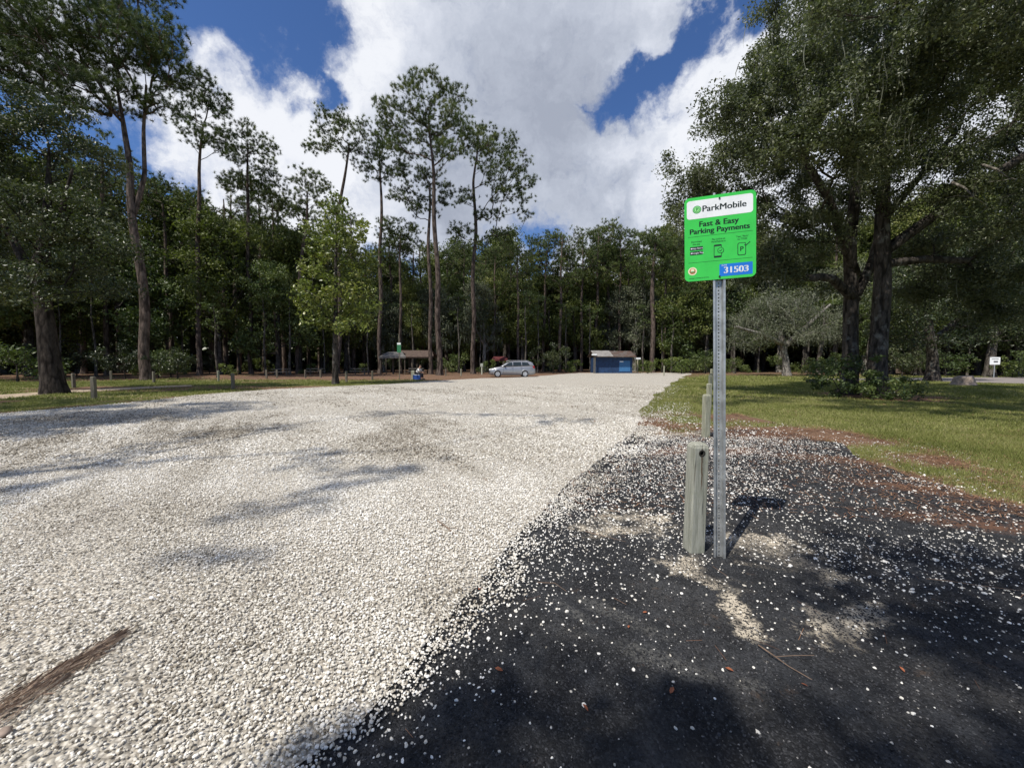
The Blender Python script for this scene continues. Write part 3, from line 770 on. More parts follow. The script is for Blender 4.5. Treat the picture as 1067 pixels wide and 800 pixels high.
# --- broad dark tree at the far left
bx, by = G(57, 410)
tree('laurel_oak', (bx,by), 'broad dark tree with a thick trunk at the left edge of the photo', 'tree',
     [pxtrunk(bx,by,by,[(57,410,.40),(52,350,.33),(46,310,.29),(44,260,.24),(48,200,.12),(50,150,.03)]),
      [(-.6,0,5.2,.2),(-2.6,.6,8,.13),(-4.6,1,10,.04)], [(-.5,0,6.0,.2),(1.4,-.5,8,.12),(2.2,-.6,10,.04)]],
     pxclumps(bx,by,by,[(35,150,34,20,0,1.3),(90,165,28,16,1,1.2),(10,110,34,20,1,1.2),(60,120,22,12,0,1.1),(15,190,40,24,1),(95,205,30,20,1),(50,220,50,30,-1),(5,240,40,34,2),(95,250,34,24,-1),(60,285,44,22,1),(110,295,22,18),(20,300,34,22,-2),(-30,200,40,50),(-30,130,30,30),(20,125,24,10),(72,150,16,8,2),(-25,290,30,30,1)]),
     'oak', 121, 4.2, dens=9, leaf=dict(per=250,Rr=.85,flat=.5,size=.14,asp=.5), rtip=.012, bark_m=B_dark)

# --- the great live oak and its neighbour at right
bx, by = G(884, 411)
OAK1 = tree('live_oak', (bx,by), 'huge spreading live oak, left one of the twin dark trunks on the lawn', 'oak tree',
     [pxtrunk(bx,by,by,[(884,411,.34),(886,350,.29),(889,300,.26),(888,250,.24),(893,190,.19),(900,120,.13),(905,60,.07)]),
      [(.1,0,4.3,.20),(-1.6,-.6,5.2,.17),(-3.2,-1.0,5.0,.14),(-4.8,-1.6,5.7,.09)],
      [(.1,0,5.4,.2),(-2,-1,8.2,.15),(-4.5,-1.8,10.5,.1)], [(.2,0,4.6,.19),(.9,.1,5.9,.18),(1.6,.4,8,.15),(3,-1,11,.1)]],
     pxclumps(bx,by,by,[(740,165,30,34,-1),(715,190,18,26,0),(770,120,34,36,-1),(800,180,40,34,1),(830,100,44,46,-2),(790,235,36,24,0),(745,215,30,24,1),
        (860,170,50,40,2),(850,40,50,46,-1),(895,110,50,46,-2.5),(900,20,60,46),(845,235,34,20,-1),(880,215,40,20,2),(795,70,26,22,1),(960,60,50,50,-2),(820,272,24,12,-1.5),(730,255,20,16,1),(860,-30,70,30),(770,265,24,14,0),(700,165,8,14,0),(705,225,10,18,0),(765,105,30,22,-4,1.8),(820,60,34,26,-4.5,1.6),(880,20,40,30,-5,1.5),(800,150,32,24,-4.2,1.8),(940,60,40,30,-5,1.4),(865,125,40,28,-5,1.8),(910,160,30,20,-4.5,1.3),(800,262,26,16,-1,1.3),(775,285,18,14,0,1.3),(840,262,22,14,1.5,1.2),(745,240,18,14,-.5),(860,290,14,12,2)]),
     'oak', 130, 4.0, dens=13.5, leaf_m=L_live, leaf=dict(per=150,Rr=.50,flat=.75,hang=.25,size=.12,asp=.5,inner=True), rtip=.007, moss=(140, dict(per=6,length=1.1,w=.035,spread=.3)), step=.7, nthin=5)
bx, by = G(915, 413.5)
OAK2 = tree('live_oak', (bx,by), 'live oak with the rougher right one of the twin trunks, bush at its foot', 'oak tree',
     [pxtrunk(bx,by,by,[(915,413.5,.36),(916,350,.31),(917,300,.29),(917,240,.26),(922,180,.19),(930,110,.12),(935,50,.07)]),
      [(.1,0,5.6,.19),(1.6,-.1,5.75,.16),(3.0,-.4,5.6,.11)], [(.1,0,6.2,.22),(2.6,-1,8.4,.16),(5.8,-2.2,11,.1)]],
     pxclumps(bx,by,by,[(960,180,46,30,-1),(1010,130,50,40,0),(1040,210,46,34,-2),(1000,250,44,24,1),(950,255,30,16,2),(1080,150,50,50,0),(1080,260,40,30,-1),(1020,50,60,46,-2),(1100,50,50,60),(960,110,40,40,2),(1050,290,30,14,0),(960,-20,60,30),(1060,-30,60,30),(990,290,34,16,1,1.4),(960,300,24,14,2.5,1.3),(1020,310,30,16,2,1.4),(1060,320,30,18,1,1.3),(1130,200,40,60,1),(1000,20,44,34,-5),(1070,40,44,34,-5),(1140,60,50,50,-4.5),(960,120,34,26,-4)]),
     'oak', 131, 4.6, dens=12.5, leaf_m=L_live, leaf=dict(per=150,Rr=.50,flat=.75,hang=.25,size=.12,asp=.5,inner=True), rtip=.007, moss=(120, dict(per=6,length=1.1,w=.035,spread=.3)), step=.7, nthin=5)
# bare dead spray of twigs hanging on the right oak
rg = np.random.default_rng(5)
for (px,py,rx,ry,Yd) in [(1015,205,28,22,-3.2),(1050,185,20,14,-3.4),(895,200,10,14,-3)]:
    c = pxclumps(bx,by,by,[(px,py,rx,ry,Yd)])[0]
    at = cloud([c], rg, 26, .2)
    A, par, rt, ntk, tips = grow([[(c[0]+.8,c[1]+1.4,c[2]+1.1,.05),(c[0]+.3,c[1]+.4,c[2]+.4,.03),(c[0],c[1],c[2],.015)]], at, 0, rg, .3, .3, .05, 0)
    tag(link('dead_branch', wood_mesh('dead_branch', A, par, rt, ntk, tips, B_pale, .0065, .4, 6, 3), OAK2))

# bush round the feet of the twin trunks
def bush(px, py, w, h, label, seed, leaf_m=None, per=60, size=.10, dens=22, group=None, name='shrub', Y=None):
    bx, by = G(px, py) if Y is None else (P(px,py,Y)[0], Y); s = by/FL
    W = w*s; H = h*s
    cl = [(0,0,H*.45,W*.5,W*.4,H*.45),(W*.25,-.1,H*.6,W*.25,W*.25,H*.35),(-W*.28,.1,H*.5,W*.24,W*.24,H*.4)]
    return tree(name, (bx,by), label, 'bush', [[(0,0,-.05,.03),(.02,0,H*.3,.02)],[(0,0,.05,.02),(W*.15,0,H*.4,.015)],[(0,0,.05,.02),(-W*.15,.1,H*.4,.015)]], cl, 'oak', seed, .05, dens, group, leaf_m=leaf_m or L_bush, leaf=dict(per=per,Rr=max(.22,W*.12),flat=.8,size=size,asp=.5,upb=.4), rtip=.005, step=.4)
bush(878, 414.5, 62, 50, 'leafy shrub growing round the foot of the left twin trunk', 140, None, 70, .13, 60)
bush(926, 416.5, 62, 26, 'low shrub spreading in front of the right twin trunk', 141, None, 70, .13, 60)
bush(856, 405, 30, 40, 'tall thin sapling left of the twin trunks', 142, L_bush, 36, .12, 30)

# hanging pine bough tip at the top is on a pine standing to the right behind the viewer's shoulder line
bx, by = 11.5, 3.2
tree('pine_tree', (bx,by), 'pine outside the right edge whose bough hangs into the top of the photo', 'pine tree',
     [[(0,0,-.1,.3),(0,0,8,.24),(.1,.2,14,.12)], [(0,0,7.4,.1),(-2.4,2.0,8.0,.07),(-4.6,3.6,8.3,.04)]],
     [(-5.35,4.15,8.35,.55,.4,.22,1.5),(0,0,13,3,3,2),(3,1,11,2,2,1.5)], 'pine', 143, 7, 7, leaf=dict(per=4,needles=26,L=.24,w=.010,spread=.22), rtip=.008)

# --- trees off the left of the frame and behind: their shade lies on the lot
K = (.469,.485)
def shade(S, h, rx, ry=None, rz=None): return (S[0]-K[0]*h, S[1]-K[1]*h, h, rx, ry or rx, rz or rx*.5)
def offtree(loc, label, cl, kind, seed, trunk, z0, **kw):
    cl = [(c[0]-loc[0],c[1]-loc[1],*c[2:]) for c in cl]
    tk = [[(p[0]-loc[0] if k else 0, p[1]-loc[1] if k else 0, p[2], p[3]) for k, p in enumerate(t)] for t in trunk]
    tk[0][0] = (0,0,-.1,tk[0][0][3])
    return tree('pine_tree' if kind == 'pine' else 'live_oak', loc, label, 'pine tree' if kind == 'pine' else 'oak tree', tk, cl, kind, seed, z0, **kw)
la = (-15.5,-4.8)
offtree(la, 'slender pine behind the left of the viewer, casting streaks of shade on the gravel',
    [shade(G(155,463),17,1.0),shade(G(35,496),17,1.2),shade(G(375,495),18,.7,.7,.3),shade(G(335,478),18,.5,.5,.25),shade(G(300,535),18,.45,.35,.2),shade(G(250,565),18.5,.4,.3,.2),shade(G(420,488),19,.4,.5,.2),shade(G(430,430),20,1.6,.7,.4),shade(G(530,434),20.5,1.2,.5,.4),shade(G(590,440),21,.5,.7,.3),shade(G(300,445),19,.9,.6,.3),shade((-9,3),19,1.6),shade((-9.5,5),20,1.5)],
    'pine', 150, [[(*la,-.1,.32),(-15.3,-4.5,10,.25),(-15,-4.2,19,.1)]], 13, dens=9, leaf=dict(per=5,needles=20,L=.36,w=.03,spread=.35))
lb = (-23,1.0)
offtree(lb, 'big spreading tree outside the left edge, shading the far left of the gravel',
    [shade(G(30,440),13,2.2),shade(G(110,436),13,2.2),shade(G(170,430),14,2.0),shade(G(230,423),15,1.8),shade(G(60,428),15,2.2),shade(G(-60,450),12,3),shade(G(0,420),16,2.5),shade(G(90,422),16,2)],
    'oak', 151, [[(*lb,-.1,.5),(-22.5,1.3,8,.35),(-20,2.5,14,.15)]], 7, dens=9, leaf=dict(per=140,Rr=.8,size=.17))
lc = (-4.5,-9.0)
offtree(lc, 'live oak behind the viewer, throwing the dark shade over the near millings',
    [shade(G(960,625),8.5,.62,.5,.3),shade(G(1060,650),8.5,.9,.6,.3),shade(G(945,585),8.5,.4,.3,.2),shade(G(1040,600),8.5,.4,.3,.2),
     shade((-.3,1.25),9,.5,.3,.3),shade((3.6,1.7),8.5,.6,.5,.3),shade((3.4,2.3),8.5,.7,.4,.3),shade((.1,1.45),9,.62,.3,.3),shade((.55,1.35),9,.45,.3,.3),shade((1.4,.95),9,.6,.3,.3),shade((2.1,1.2),9,.35,.25,.2),shade((1.1,1.45),9,.4,.2,.2),shade((1.9,1.4),9,.5,.2,.2),shade((2.7,1.6),9,.45,.2,.2),shade((-.2,.9),9,.7,.3,.3),shade((.9,.7),9,1.0,.5,.4),shade((2.2,.5),9,1.0,.5,.4),shade((3.2,.9),9,.8,.5,.3),shade((0,-1),9,1.6,1.2,.6),shade((2.4,-1),9,1.6,1.2,.6),
     (-4.5,-9,11,3.5,3.5,2),(-7,-10,9,2.5,2.5,1.5),(-2,-11,9,2.5,2.5,1.5)],
    'oak', 152, [[(*lc,-.1,.42),(-4.4,-8.5,4,.34),(-4,-7.5,8.5,.18)],[(-4.3,-8.2,6,.16),(-3.6,-6,7.6,.11),(-3.2,-4,8.5,.07)]], 4, dens=95, leaf=dict(per=190,Rr=.34,flat=.6,size=.11), rtip=.005)

ld = (17.5,6.5)
offtree(ld, 'live oak outside the right edge, its boughs filling the top right corner of the photo',
    [(8.2,9,10.2,1.3,1.3,.7),(10.5,8.4,9.8,1.6,1.5,.8),(12.5,8.2,9.2,1.7,1.5,.9),(14.5,8.5,9.2,1.8,1.6,.9),(16.5,9.2,10,1.9,1.8,1),(11.5,10,11.2,1.8,1.6,.9),(14,10.5,10.8,1.8,1.6,.9),(18,6.5,11,3,3,1.5),(13,6,10.5,2,1.6,1),shade((13,10.6),11,1.3,1.1,.6),shade((14.8,11.2),11,1.3,1.1,.6),shade((11.2,12.2),11.5,1.1,.9,.5),shade((12.6,11.8),11,1.2,1,.5),shade((16.5,12.5),11,1.4,1.2,.6),shade((7.8,13.8),13,.9,.7,.4),shade((9.2,14.4),13,1,.8,.4),shade((7.6,15.6),13,.9,.8,.4),shade((10.4,15.4),13,1,.8,.4),shade((9.2,16.8),13,1,.9,.4)],  # the shade clumps are unseen boughs, added to throw shadow on the lawn
    'oak', 153, [[(*ld,-.1,.4),(17.3,6.6,4,.33),(17,7,9,.2),(16.8,7.2,11,.1)],[(17.2,6.8,5.5,.2),(14.5,7.6,8.2,.14),(11.5,8.4,9.4,.08),(9,9,9.9,.04)]], 5, dens=20, leaf_m=L_live, leaf=dict(per=230,Rr=.55,flat=.6,size=.11,hang=.2), rtip=.006, moss=(60, dict(per=5,length=.8,w=.02,spread=.25)))
# --- grey moss-hung oak across the lawn
bx, by = G(820, 391.5)
tree('mossy_oak', (bx,by), 'grey-green oak hung with moss across the lawn, behind the parking sign', 'oak tree',
     [pxtrunk(bx,by,by,[(820,391.5,.40),(819,375,.33),(816,362,.29),(812,345,.2)]),[(-.2,0,3.4,.3),(-3.4,-.5,4.6,.22),(-6.5,-1,5.4,.1)],[(0,0,3.6,.28),(2.6,.3,6,.2),(5,.6,8,.1)]],
     pxclumps(bx,by,by,[(815,325,36,18),(785,345,20,16,2),(772,328,12,8,0),(850,335,24,18,-2),(835,308,16,8,1),(775,352,16,10),(860,352,14,10),(820,345,30,12,-2),(800,315,20,12,2)]),
     'oak', 160, 3.4, dens=9, leaf_m=L_moss, bark_m=B_pale, leaf=dict(per=70,Rr=.9,flat=.8,size=.24,asp=.3,hang=.5), moss=(70, dict(per=6,length=1.1,w=.08,spread=.6)))

bx, by = G(972, 397)
tree('dark_oak', (bx,by), 'dark low-branched oak left of the stump, its trunk flaring at the foot', 'oak tree',
     [pxtrunk(bx,by,by,[(972,397,.42),(972,370,.33),(968,340,.25),(965,300,.12)]),[(0,0,3.2,.2),(-2.6,0,5.6,.1)],[(0,0,3.4,.2),(2.8,.2,5.8,.1)]],
     pxclumps(bx,by,by,[(970,285,40,22),(940,305,28,20,-1),(1000,305,30,20,-1),(930,335,18,16),(1015,335,22,18,1),(960,325,22,14,-2),(990,350,18,10,-1),(945,355,14,8),(975,260,30,14,1),(1025,300,20,18)]),
     'oak', 161, 2.6, dens=8, leaf_m=L_oak, leaf=dict(per=110,Rr=.9,flat=.7,size=.20,asp=.5,hang=.5), rtip=.012)
bx, by = G(1031, 392.7)
tree('broad_oak', (bx,by), 'oak with a stout pale trunk right behind the small white road sign', 'oak tree',
     [pxtrunk(bx,by,by,[(1031,392.7,.42),(1033,370,.36),(1036,350,.30),(1040,310,.12)]),[(.2,0,4.2,.25),(3,0,6,.12)]],
     pxclumps(bx,by,by,[(1040,290,40,24),(1075,320,30,26),(1010,300,24,18,1),(1062,345,26,14,-1),(1090,350,24,18),(1050,260,34,16,1)]),
     'oak', 162, 3.6, dens=7, leaf_m=L_oak, bark_m=B_slim, leaf=dict(per=110,Rr=.95,flat=.7,size=.22,asp=.5,hang=.4), rtip=.012)

# ------------------------------------------------------------ the wood behind: prototypes, then linked copies
def proto_oak(seed, H, W, leaf_m, bark_m, lab, moss=None, low=.25):
    rg = np.random.default_rng(seed); cl = []
    for k in range(13):
        a = rg.uniform(0,2*np.pi); r = W*.5*rg.uniform(.15,.72); z = H*rg.uniform(low,.88)
        s = W*rg.uniform(.15,.24); cl.append((r*math.cos(a)*(1.1-.5*z/H), r*math.sin(a)*(1.1-.5*z/H), z, s, s, s*.7))
    cl.append((0,0,H*.9,W*.2,W*.2,H*.1))
    return tree('forest_oak', (0,0), lab, 'oak tree', [[(0,0,-.2,.34),(.1,.1,H*.3,.26),(-.2,.2,H*.6,.15),(0,0,H*.85,.05)],[(0,.1,H*.25,.15),(W*.22,.2,H*.5,.08)],[(0,.1,H*.3,.15),(-W*.22,-.4,H*.55,.08)]],
        cl, 'oak', seed, H*.16, dens=3.6, group='oaks in the wood behind the lot', leaf_m=leaf_m, bark_m=bark_m, leaf=dict(per=80,Rr=1.15,flat=.65,size=.30,asp=.55,upb=.5), rtip=.02, moss=moss, nthin=4)
def proto_pine(seed, H, lab, zc=.55):
    rg = np.random.default_rng(seed); cl = []
    for k in range(11):
        a = rg.uniform(0,2*np.pi); z = H*rg.uniform(zc,.97); r = (1.2+2.6*(1-abs(z/H-.78)*2.2))*rg.uniform(.3,1); s = rg.uniform(.8,1.5)
        cl.append((r*math.cos(a), r*math.sin(a), z, s*1.2, s*1.2, s*.6))
    lean = rg.uniform(-.6,.6)
    return tree('forest_pine', (0,0), lab, 'pine tree', [[(0,0,-.2,.27),(lean*.3,0,H*.4,.22),(lean,.1,H*.75,.14),(lean*.9,0,H*.95,.05)]], cl, 'pine', seed, H*(zc-.08), dens=7,
        group='tall pines in the wood behind the lot', leaf=dict(per=5,needles=24,L=.45,w=.045,spread=.5), rtip=.018, nthin=4)
TO = 'one of the dark leafy oaks making up the wood behind the lot'
TM = 'one of the grey-green moss-hung oaks in the wood behind the lot'
TP = 'one of the high-crowned pines rising out of the wood behind the lot'
TS = 'one of the leafy bushes along the foot of the wood'
PO = [proto_oak(201,14,11,L_forest,B_oak,TO), proto_oak(202,17,12,L_forest,B_oak,TO,low=.3), proto_oak(203,12,10,L_bush,B_oak,TO,low=.2)]
PM = [proto_oak(204,13,10,L_moss,B_pale,TM,(90,dict(per=6,length=1.0,w=.10,spread=.6)),low=.3)]
for o in PM: o['group'] = 'moss-hung oaks in the wood behind the lot'; o.name = 'mossy_forest_oak'
PP = [proto_pine(205,23,TP,.6), proto_pine(206,20,TP,.55), proto_pine(207,25,TP,.66)]
def proto_bush(seed, W, H, lm):
    rg = np.random.default_rng(seed)
    cl = [(rg.uniform(-.3,.3)*W, rg.uniform(-.3,.3)*W, H*rg.uniform(.3,.7), W*.3, W*.3, H*.3) for _ in range(5)]
    return tree('forest_shrub', (0,0), TS, 'bush', [[(0,0,-.1,.05),(0,0,H*.4,.03)]], cl, 'oak', seed, .05, 5, 'bushes along the foot of the wood', leaf_m=lm, leaf=dict(per=60,Rr=.55,flat=.8,size=.20,asp=.5), rtip=.01, nthin=3)
PB = [proto_bush(208,4,2.6,L_bush), proto_bush(209,3.4,1.8,L_pale), proto_bush(210,5,3.6,L_oak)]
used = set()
def put(protos, k, x, y, s, rz, sz=1.0):
    p = protos[k % len(protos)]
    o = p if p.name not in used else copy_tree(p)
    used.add(p.name)
    o.location = (x, y, 0); o.rotation_euler = (0,0,rz); o.scale = (s, s, s*sz)
    return o
r = random.Random(42)
# front: edge of the wood, as (px, distance ahead, kind, scale)
def xat(px, Y): return (px-533.5)/FL*Y
front = []
# left block: dark and tall, from the edge of the frame to the bright tree
for px, Y, k, s in [(-60,30,'o1',1.2),(-20,36,'o2',1.25),(20,40,'o1',1.3),(75,43,'o0',1.2),(165,45,'o2',1.1),(230,47,'o1',1.05),(285,47,'o2',1.05),(310,52,'o1',1.05),
                    (330,55,'o0',.95),(365,56,'o0',.95),(398,58,'m0',.9),(430,60,'o1',.85),(455,58,'m0',.95),(475,62,'o0',1.0),(505,60,'m0',1.05),(520,66,'o1',1.0),(545,62,'o0',1.05),(572,66,'o1',1.0),(600,64,'o0',1.15),(618,68,'o1',1.05),
                    (642,66,'m0',1.0),(662,64,'m0',1.05),(690,66,'o0',1.05),(705,60,'o2',1.1),(722,56,'o0',1.05),(735,62,'m0',1.15),(760,60,'o2',1.1),(785,62,'o0',1.15),(810,60,'m0',1.2),(838,58,'o1',1.1),(862,56,'m0',1.0),(885,54,'o0',1.1),
                    (912,50,'m0',1.0),(938,46,'o2',1.0),(962,42,'o0',1.0),(990,44,'o1',1.05),(1015,45,'o2',1.0),(1040,44,'o0',1.1),(1075,42,'m0',1.0),(1100,40,'o1',1.2),(1150,38,'o0',1.2)]:
    front.append((px,Y,k,s))
for px, Y, k, s in front:
    left = 1.0 if px < 320 or px > 720 else .90
    put(PO if k[0]=='o' else PM, int(k[1]), xat(px,Y), Y+r.uniform(-1.5,1.5), s*left*r.uniform(.93,1.07), r.uniform(0,6.28), 1.16)
for px, Y, k, s in [(342,58,1,1.1),(372,58,0,1.0),(408,60,2,.95),(428,60,1,.95),(484,62,2,.85),(515,60,0,.9),(540,58,2,.8),(583,60,0,.98),(606,62,2,.92),(622,64,0,1.05),(645,66,2,.98),(668,66,0,1.0),(690,60,2,.85),(708,58,1,.95),(5,44,2,1.15),(130,54,0,1.25),(160,56,2,1.2),(205,56,0,1.15),(222,60,1,1.3),(275,58,0,1.2),(325,58,0,1.05),(20,50,0,1.15),(60,52,1,1.2),(92,50,2,1.0),(175,52,0,1.1),(230,50,1,1.15),(245,56,2,1.05),(290,54,0,1.1),(300,60,2,1.1),(335,62,1,.95),(380,62,1,1.0),(440,64,0,.9),(470,64,1,.95),(508,66,0,.85),(530,64,1,.95),(552,66,2,.85),(590,66,1,1.0),
                    (600,72,0,.95),(618,70,1,1.0),(655,72,1,1.0),(700,68,1,1.0),(715,64,2,.9),(745,66,0,1.0),(770,70,2,1.0),(800,66,1,1.1),(850,62,0,1.1),(870,58,2,1.0),(940,55,0,1.0),(1000,54,1,1.0),(1030,56,2,1.0),(1080,52,0,1.1)]:
    put(PP, k, xat(px,Y), Y+r.uniform(-1,1), s*r.uniform(.95,1.05), r.uniform(0,6.28))
for px, Y, k, s in [(18,29,0,1.2),(130,34,2,.9),(178,38,0,1.1),(185,34,2,.8),(165,36,0,1.0),(240,44,1,.8),(595,57,1,1.1),(575,60,1,.9),(548,62,0,.8),(470,58,1,.8),(700,56,1,1.2),(710,52,1,1.3),(722,55,0,1.3),(735,52,0,1.0),(755,55,1,.9),
                    (780,54,1,.7),(850,46,0,.8),(835,50,1,.7),(940,40,2,1.0),(985,40,0,1.0),(960,42,2,.9),(1055,38,1,.9),(1085,36,0,1.1),(900,50,1,.8),(640,64,2,1.0),(665,62,0,.8),(420,62,2,.8),(80,44,2,1.0),(-30,30,2,1.2)]:
    put(PB, k, xat(px,Y), Y, s, r.uniform(0,6.28))
for k in range(34):
    px = -20+k*33+r.uniform(-10,10)
    if 600 < px < 675: continue
    Y = 52+r.uniform(-3,6)
    put(PB, r.randint(0,2), xat(px,Y), Y, r.uniform(.7,1.15), r.uniform(0,6.28), 1.1)
# second rank fills the depth of the wood
for k in range(58):
    az = -64+k*128/57; rr_ = 78+r.uniform(-5,7); x = rr_*math.sin(R(az)); y = max(rr_*math.cos(R(az)), 40)
    put(PO, r.randint(0,2), x*1.0, y+4, 1.3*r.uniform(.9,1.1), r.uniform(0,6.28), 1.2)
for p in PO+PM+PP+PB:
    if p.name not in used: print('UNUSED', p.name)
# sapling trunks standing in the gloom of the wood: slim bare stems
sl_v = []
proto_s = None
for k, (px, Y, h, rr_) in enumerate([(100,40,9,.12),(227,38,7,.10),(193,46,10,.12),(277,45,9,.12),(302,47,10,.14),(288,52,10,.12),(338,50,9,.1),(384,50,9,.1),(430,55,10,.12),(478,54,11,.12),(547,52,11,.12),(560,56,11,.11),(590,58,10,.12),(700,56,9,.16),(690,58,10,.14),(765,54,8,.12),(790,56,9,.12),(853,50,9,.28),(905,46,8,.14),(1008,42,7,.1),(64,38,8,.1),(150,48,10,.12),(250,50,10,.12),(365,54,10,.12),(500,58,10,.1),(615,60,10,.12),(670,60,10,.14),(735,56,9,.12),(840,54,9,.12),(410,58,10,.1)]):
    if proto_s is None:
        rg = np.random.default_rng(77)
        proto_s = tree('slim_tree', (0,0), 'one of the slim bare-stemmed trees standing in the gloom under the wood', 'tree', [[(0,0,-.1,.12),(.15,0,3.5,.10),(0,.1,7,.07),(.2,0,10,.03)]], [(0,0,9.5,1.8,1.8,1.2),(.5,.3,7.5,1.2,1.2,.8)], 'oak', 300, 6, 5, 'slim trees under the wood', leaf_m=L_bush, bark_m=B_slim, leaf=dict(per=40,Rr=.6,size=.22), rtip=.01, nthin=3)
        o = proto_s
    else: o = copy_tree(proto_s)
    o.location = (xat(px,Y), Y, 0); o.scale = (rr_/.12, rr_/.12, h/10); o.rotation_euler = (0,0,r.uniform(0,6.28))
# the far wood that closes the view
rg = np.random.default_rng(88)
n = 7000; az = rg.uniform(R(-72), R(72), n); rad_ = rg.uniform(96, 116, n); hmax = 19+7*fbm(az*9, az*0+2, 1, 4)
pts = np.stack([rad_*np.sin(az), rad_*np.cos(az), rg.uniform(0,1,n)**.9*hmax], -1)
low = rg.uniform(R(-74), R(74), 3600); rl = rg.uniform(92, 104, 3600)
pts = np.concatenate([pts, np.stack([rl*np.sin(low), rl*np.cos(low), rg.uniform(0,6,3600)], -1)])
me = leaf_mesh('distant_wood', pts, rg, per=26, Rr=2.4, flat=.8, size=1.1, asp=.7, mat=L_oak, upb=.2)
tag(link('distant_wood', me), 'solid mass of far woodland closing the view behind the trees', 'woodland', kind='stuff')
# ============================================================ BUILT THINGS
# ---------- parking sign on a perforated steel post
M_galv = simple('galvanised_steel', (.47,.48,.47), .42, .70, nscale=14, namp=.22, bscale=60, bstr=.15)
M_bolt = simple('dark_bolt', (.05,.05,.05), .4, .8)
def flat(name, col, rough=.35):
    m, nt, b = NT(name); co = objco(nt)
    f = maprange(nt, noise(nt, co, 9, 5, .6), .35, .75)
    nt.links.new(mix(nt, f, col, tuple(q*.88 for q in col)), b.inputs['Base Color']); b.inputs['Roughness'].default_value = rough
    return m
M_green = flat('sign_green', (.045,.56,.075)); M_white = flat('sign_white', (.80,.82,.82)); M_black = flat('sign_black', (.010,.022,.014)); M_blue = flat('sign_blue', (.012,.17,.62))
M_lgreen = flat('sign_pale_green', (.30,.75,.25)); M_emb = flat('emblem_ochre', (.50,.17,.06)); M_alu = flat('sheet_aluminium', (.5,.52,.52))
M_ring = flat('ring_green', (.02,.25,.07)); M_cream = flat('emblem_cream', (.80,.74,.50))
def rrect(x0, z0, x1, z1, r, n=6):
    pts = []
    for cx, cz, a0 in ((x1-r,z1-r,0),(x0+r,z1-r,90),(x0+r,z0+r,180),(x1-r,z0+r,270)):
        for k in range(n+1):
            a = R(a0+90*k/n); pts.append((cx+r*math.cos(a), cz+r*math.sin(a)))
    return pts
def circ(cx, cz, r, n=28): return [(cx+r*math.cos(2*math.pi*k/n), cz+r*math.sin(2*math.pi*k/n)) for k in range(n)]
SW, SH = .457, .61
sb = G(750,582); base = (sb[0], sb[1])
root = empty('parking_sign', (base[0], base[1], 0)); root.rotation_euler = (0, R(-1.6), R(-17))
tag(root, 'bright green parking payment sign on a perforated steel post beside the nearest timber post', 'sign')
mb = MB()                      # hat-section post with real holes down the web
PH = 2.66; pz0 = -.25
def strip(pts, z0, z1, t=.0022):
    for (a, b) in zip(pts, pts[1:]):
        d = Vector((b[0]-a[0], b[1]-a[1], 0)).normalized(); nrm = Vector((-d.y, d.x, 0))*t
        A, B = Vector((*a,0)), Vector((*b,0))
        ring = [A, B, B+nrm, A+nrm]
        lo = [mb.bm.verts.new((p.x,p.y,z0)) for p in ring]; hi = [mb.bm.verts.new((p.x,p.y,z1)) for p in ring]
        mb.bm.faces.new(lo[::-1]); mb.bm.faces.new(hi)
        for k in range(4): mb.bm.faces.new((lo[k], lo[(k+1)%4], hi[(k+1)%4], hi[k]))
hw, wb = .040, .0175
strip([(-hw,0),(-.026,0)], pz0, PH); strip([(-.026,0),(-wb,.026)], pz0, PH); strip([(wb,.026),(.026,0)], pz0, PH); strip([(.026,0),(hw,0)], pz0, PH)
pitch = .0254; z = pz0; hr = .0052
while z+pitch <= PH:
    cz = z+pitch/2; n = 8
    for yy in (.026, .0285):
        inn = [mb.bm.verts.new((hr*math.cos(R(22.5+45*k)), yy, cz+hr*math.sin(R(22.5+45*k)))) for k in range(n)]
        ex = []
        for k in range(n):
            c_, s_ = math.cos(R(22.5+45*k)), math.sin(R(22.5+45*k)); m_ = max(abs(c_), abs(s_)); q = [c_/m_*wb, s_/m_*pitch/2]
            ex.append(mb.bm.verts.new((q[0], yy, cz+q[1])))
        for k in range(n): mb.bm.faces.new((inn[k], inn[(k+1)%n], ex[(k+1)%n], ex[k]))
        cr = [mb.bm.verts.new((sx*wb, yy, cz+sz*pitch/2)) for sx, sz in ((1,1),(-1,1),(-1,-1),(1,-1))]
        for k, (a, b_) in enumerate(((0,1),(2,3),(4,5),(6,7))): mb.bm.faces.new((ex[a], cr[k], ex[b_]))
    z += pitch
mb.build('post', M_galv, root)
panel = MB().prism(rrect(-SW/2,-SH/2,SW/2,SH/2,.034), 'y', -.001, .001).build('sign_panel', M_green, root)
SC = (.0, -.0045, 2.345)
panel.location = SC; panel.scale = (1,1,.975)
def sx(x): return x-SW/2
def sz(y): return SH/2-y
def lay(name, poly, mat, k=1): return MB().prism([(sx(a), sz(b)) for a, b in poly], 'y', -.001-.0003-.0004*k, -.001-.0004*(k-1)-.0001).build(name, mat, panel)
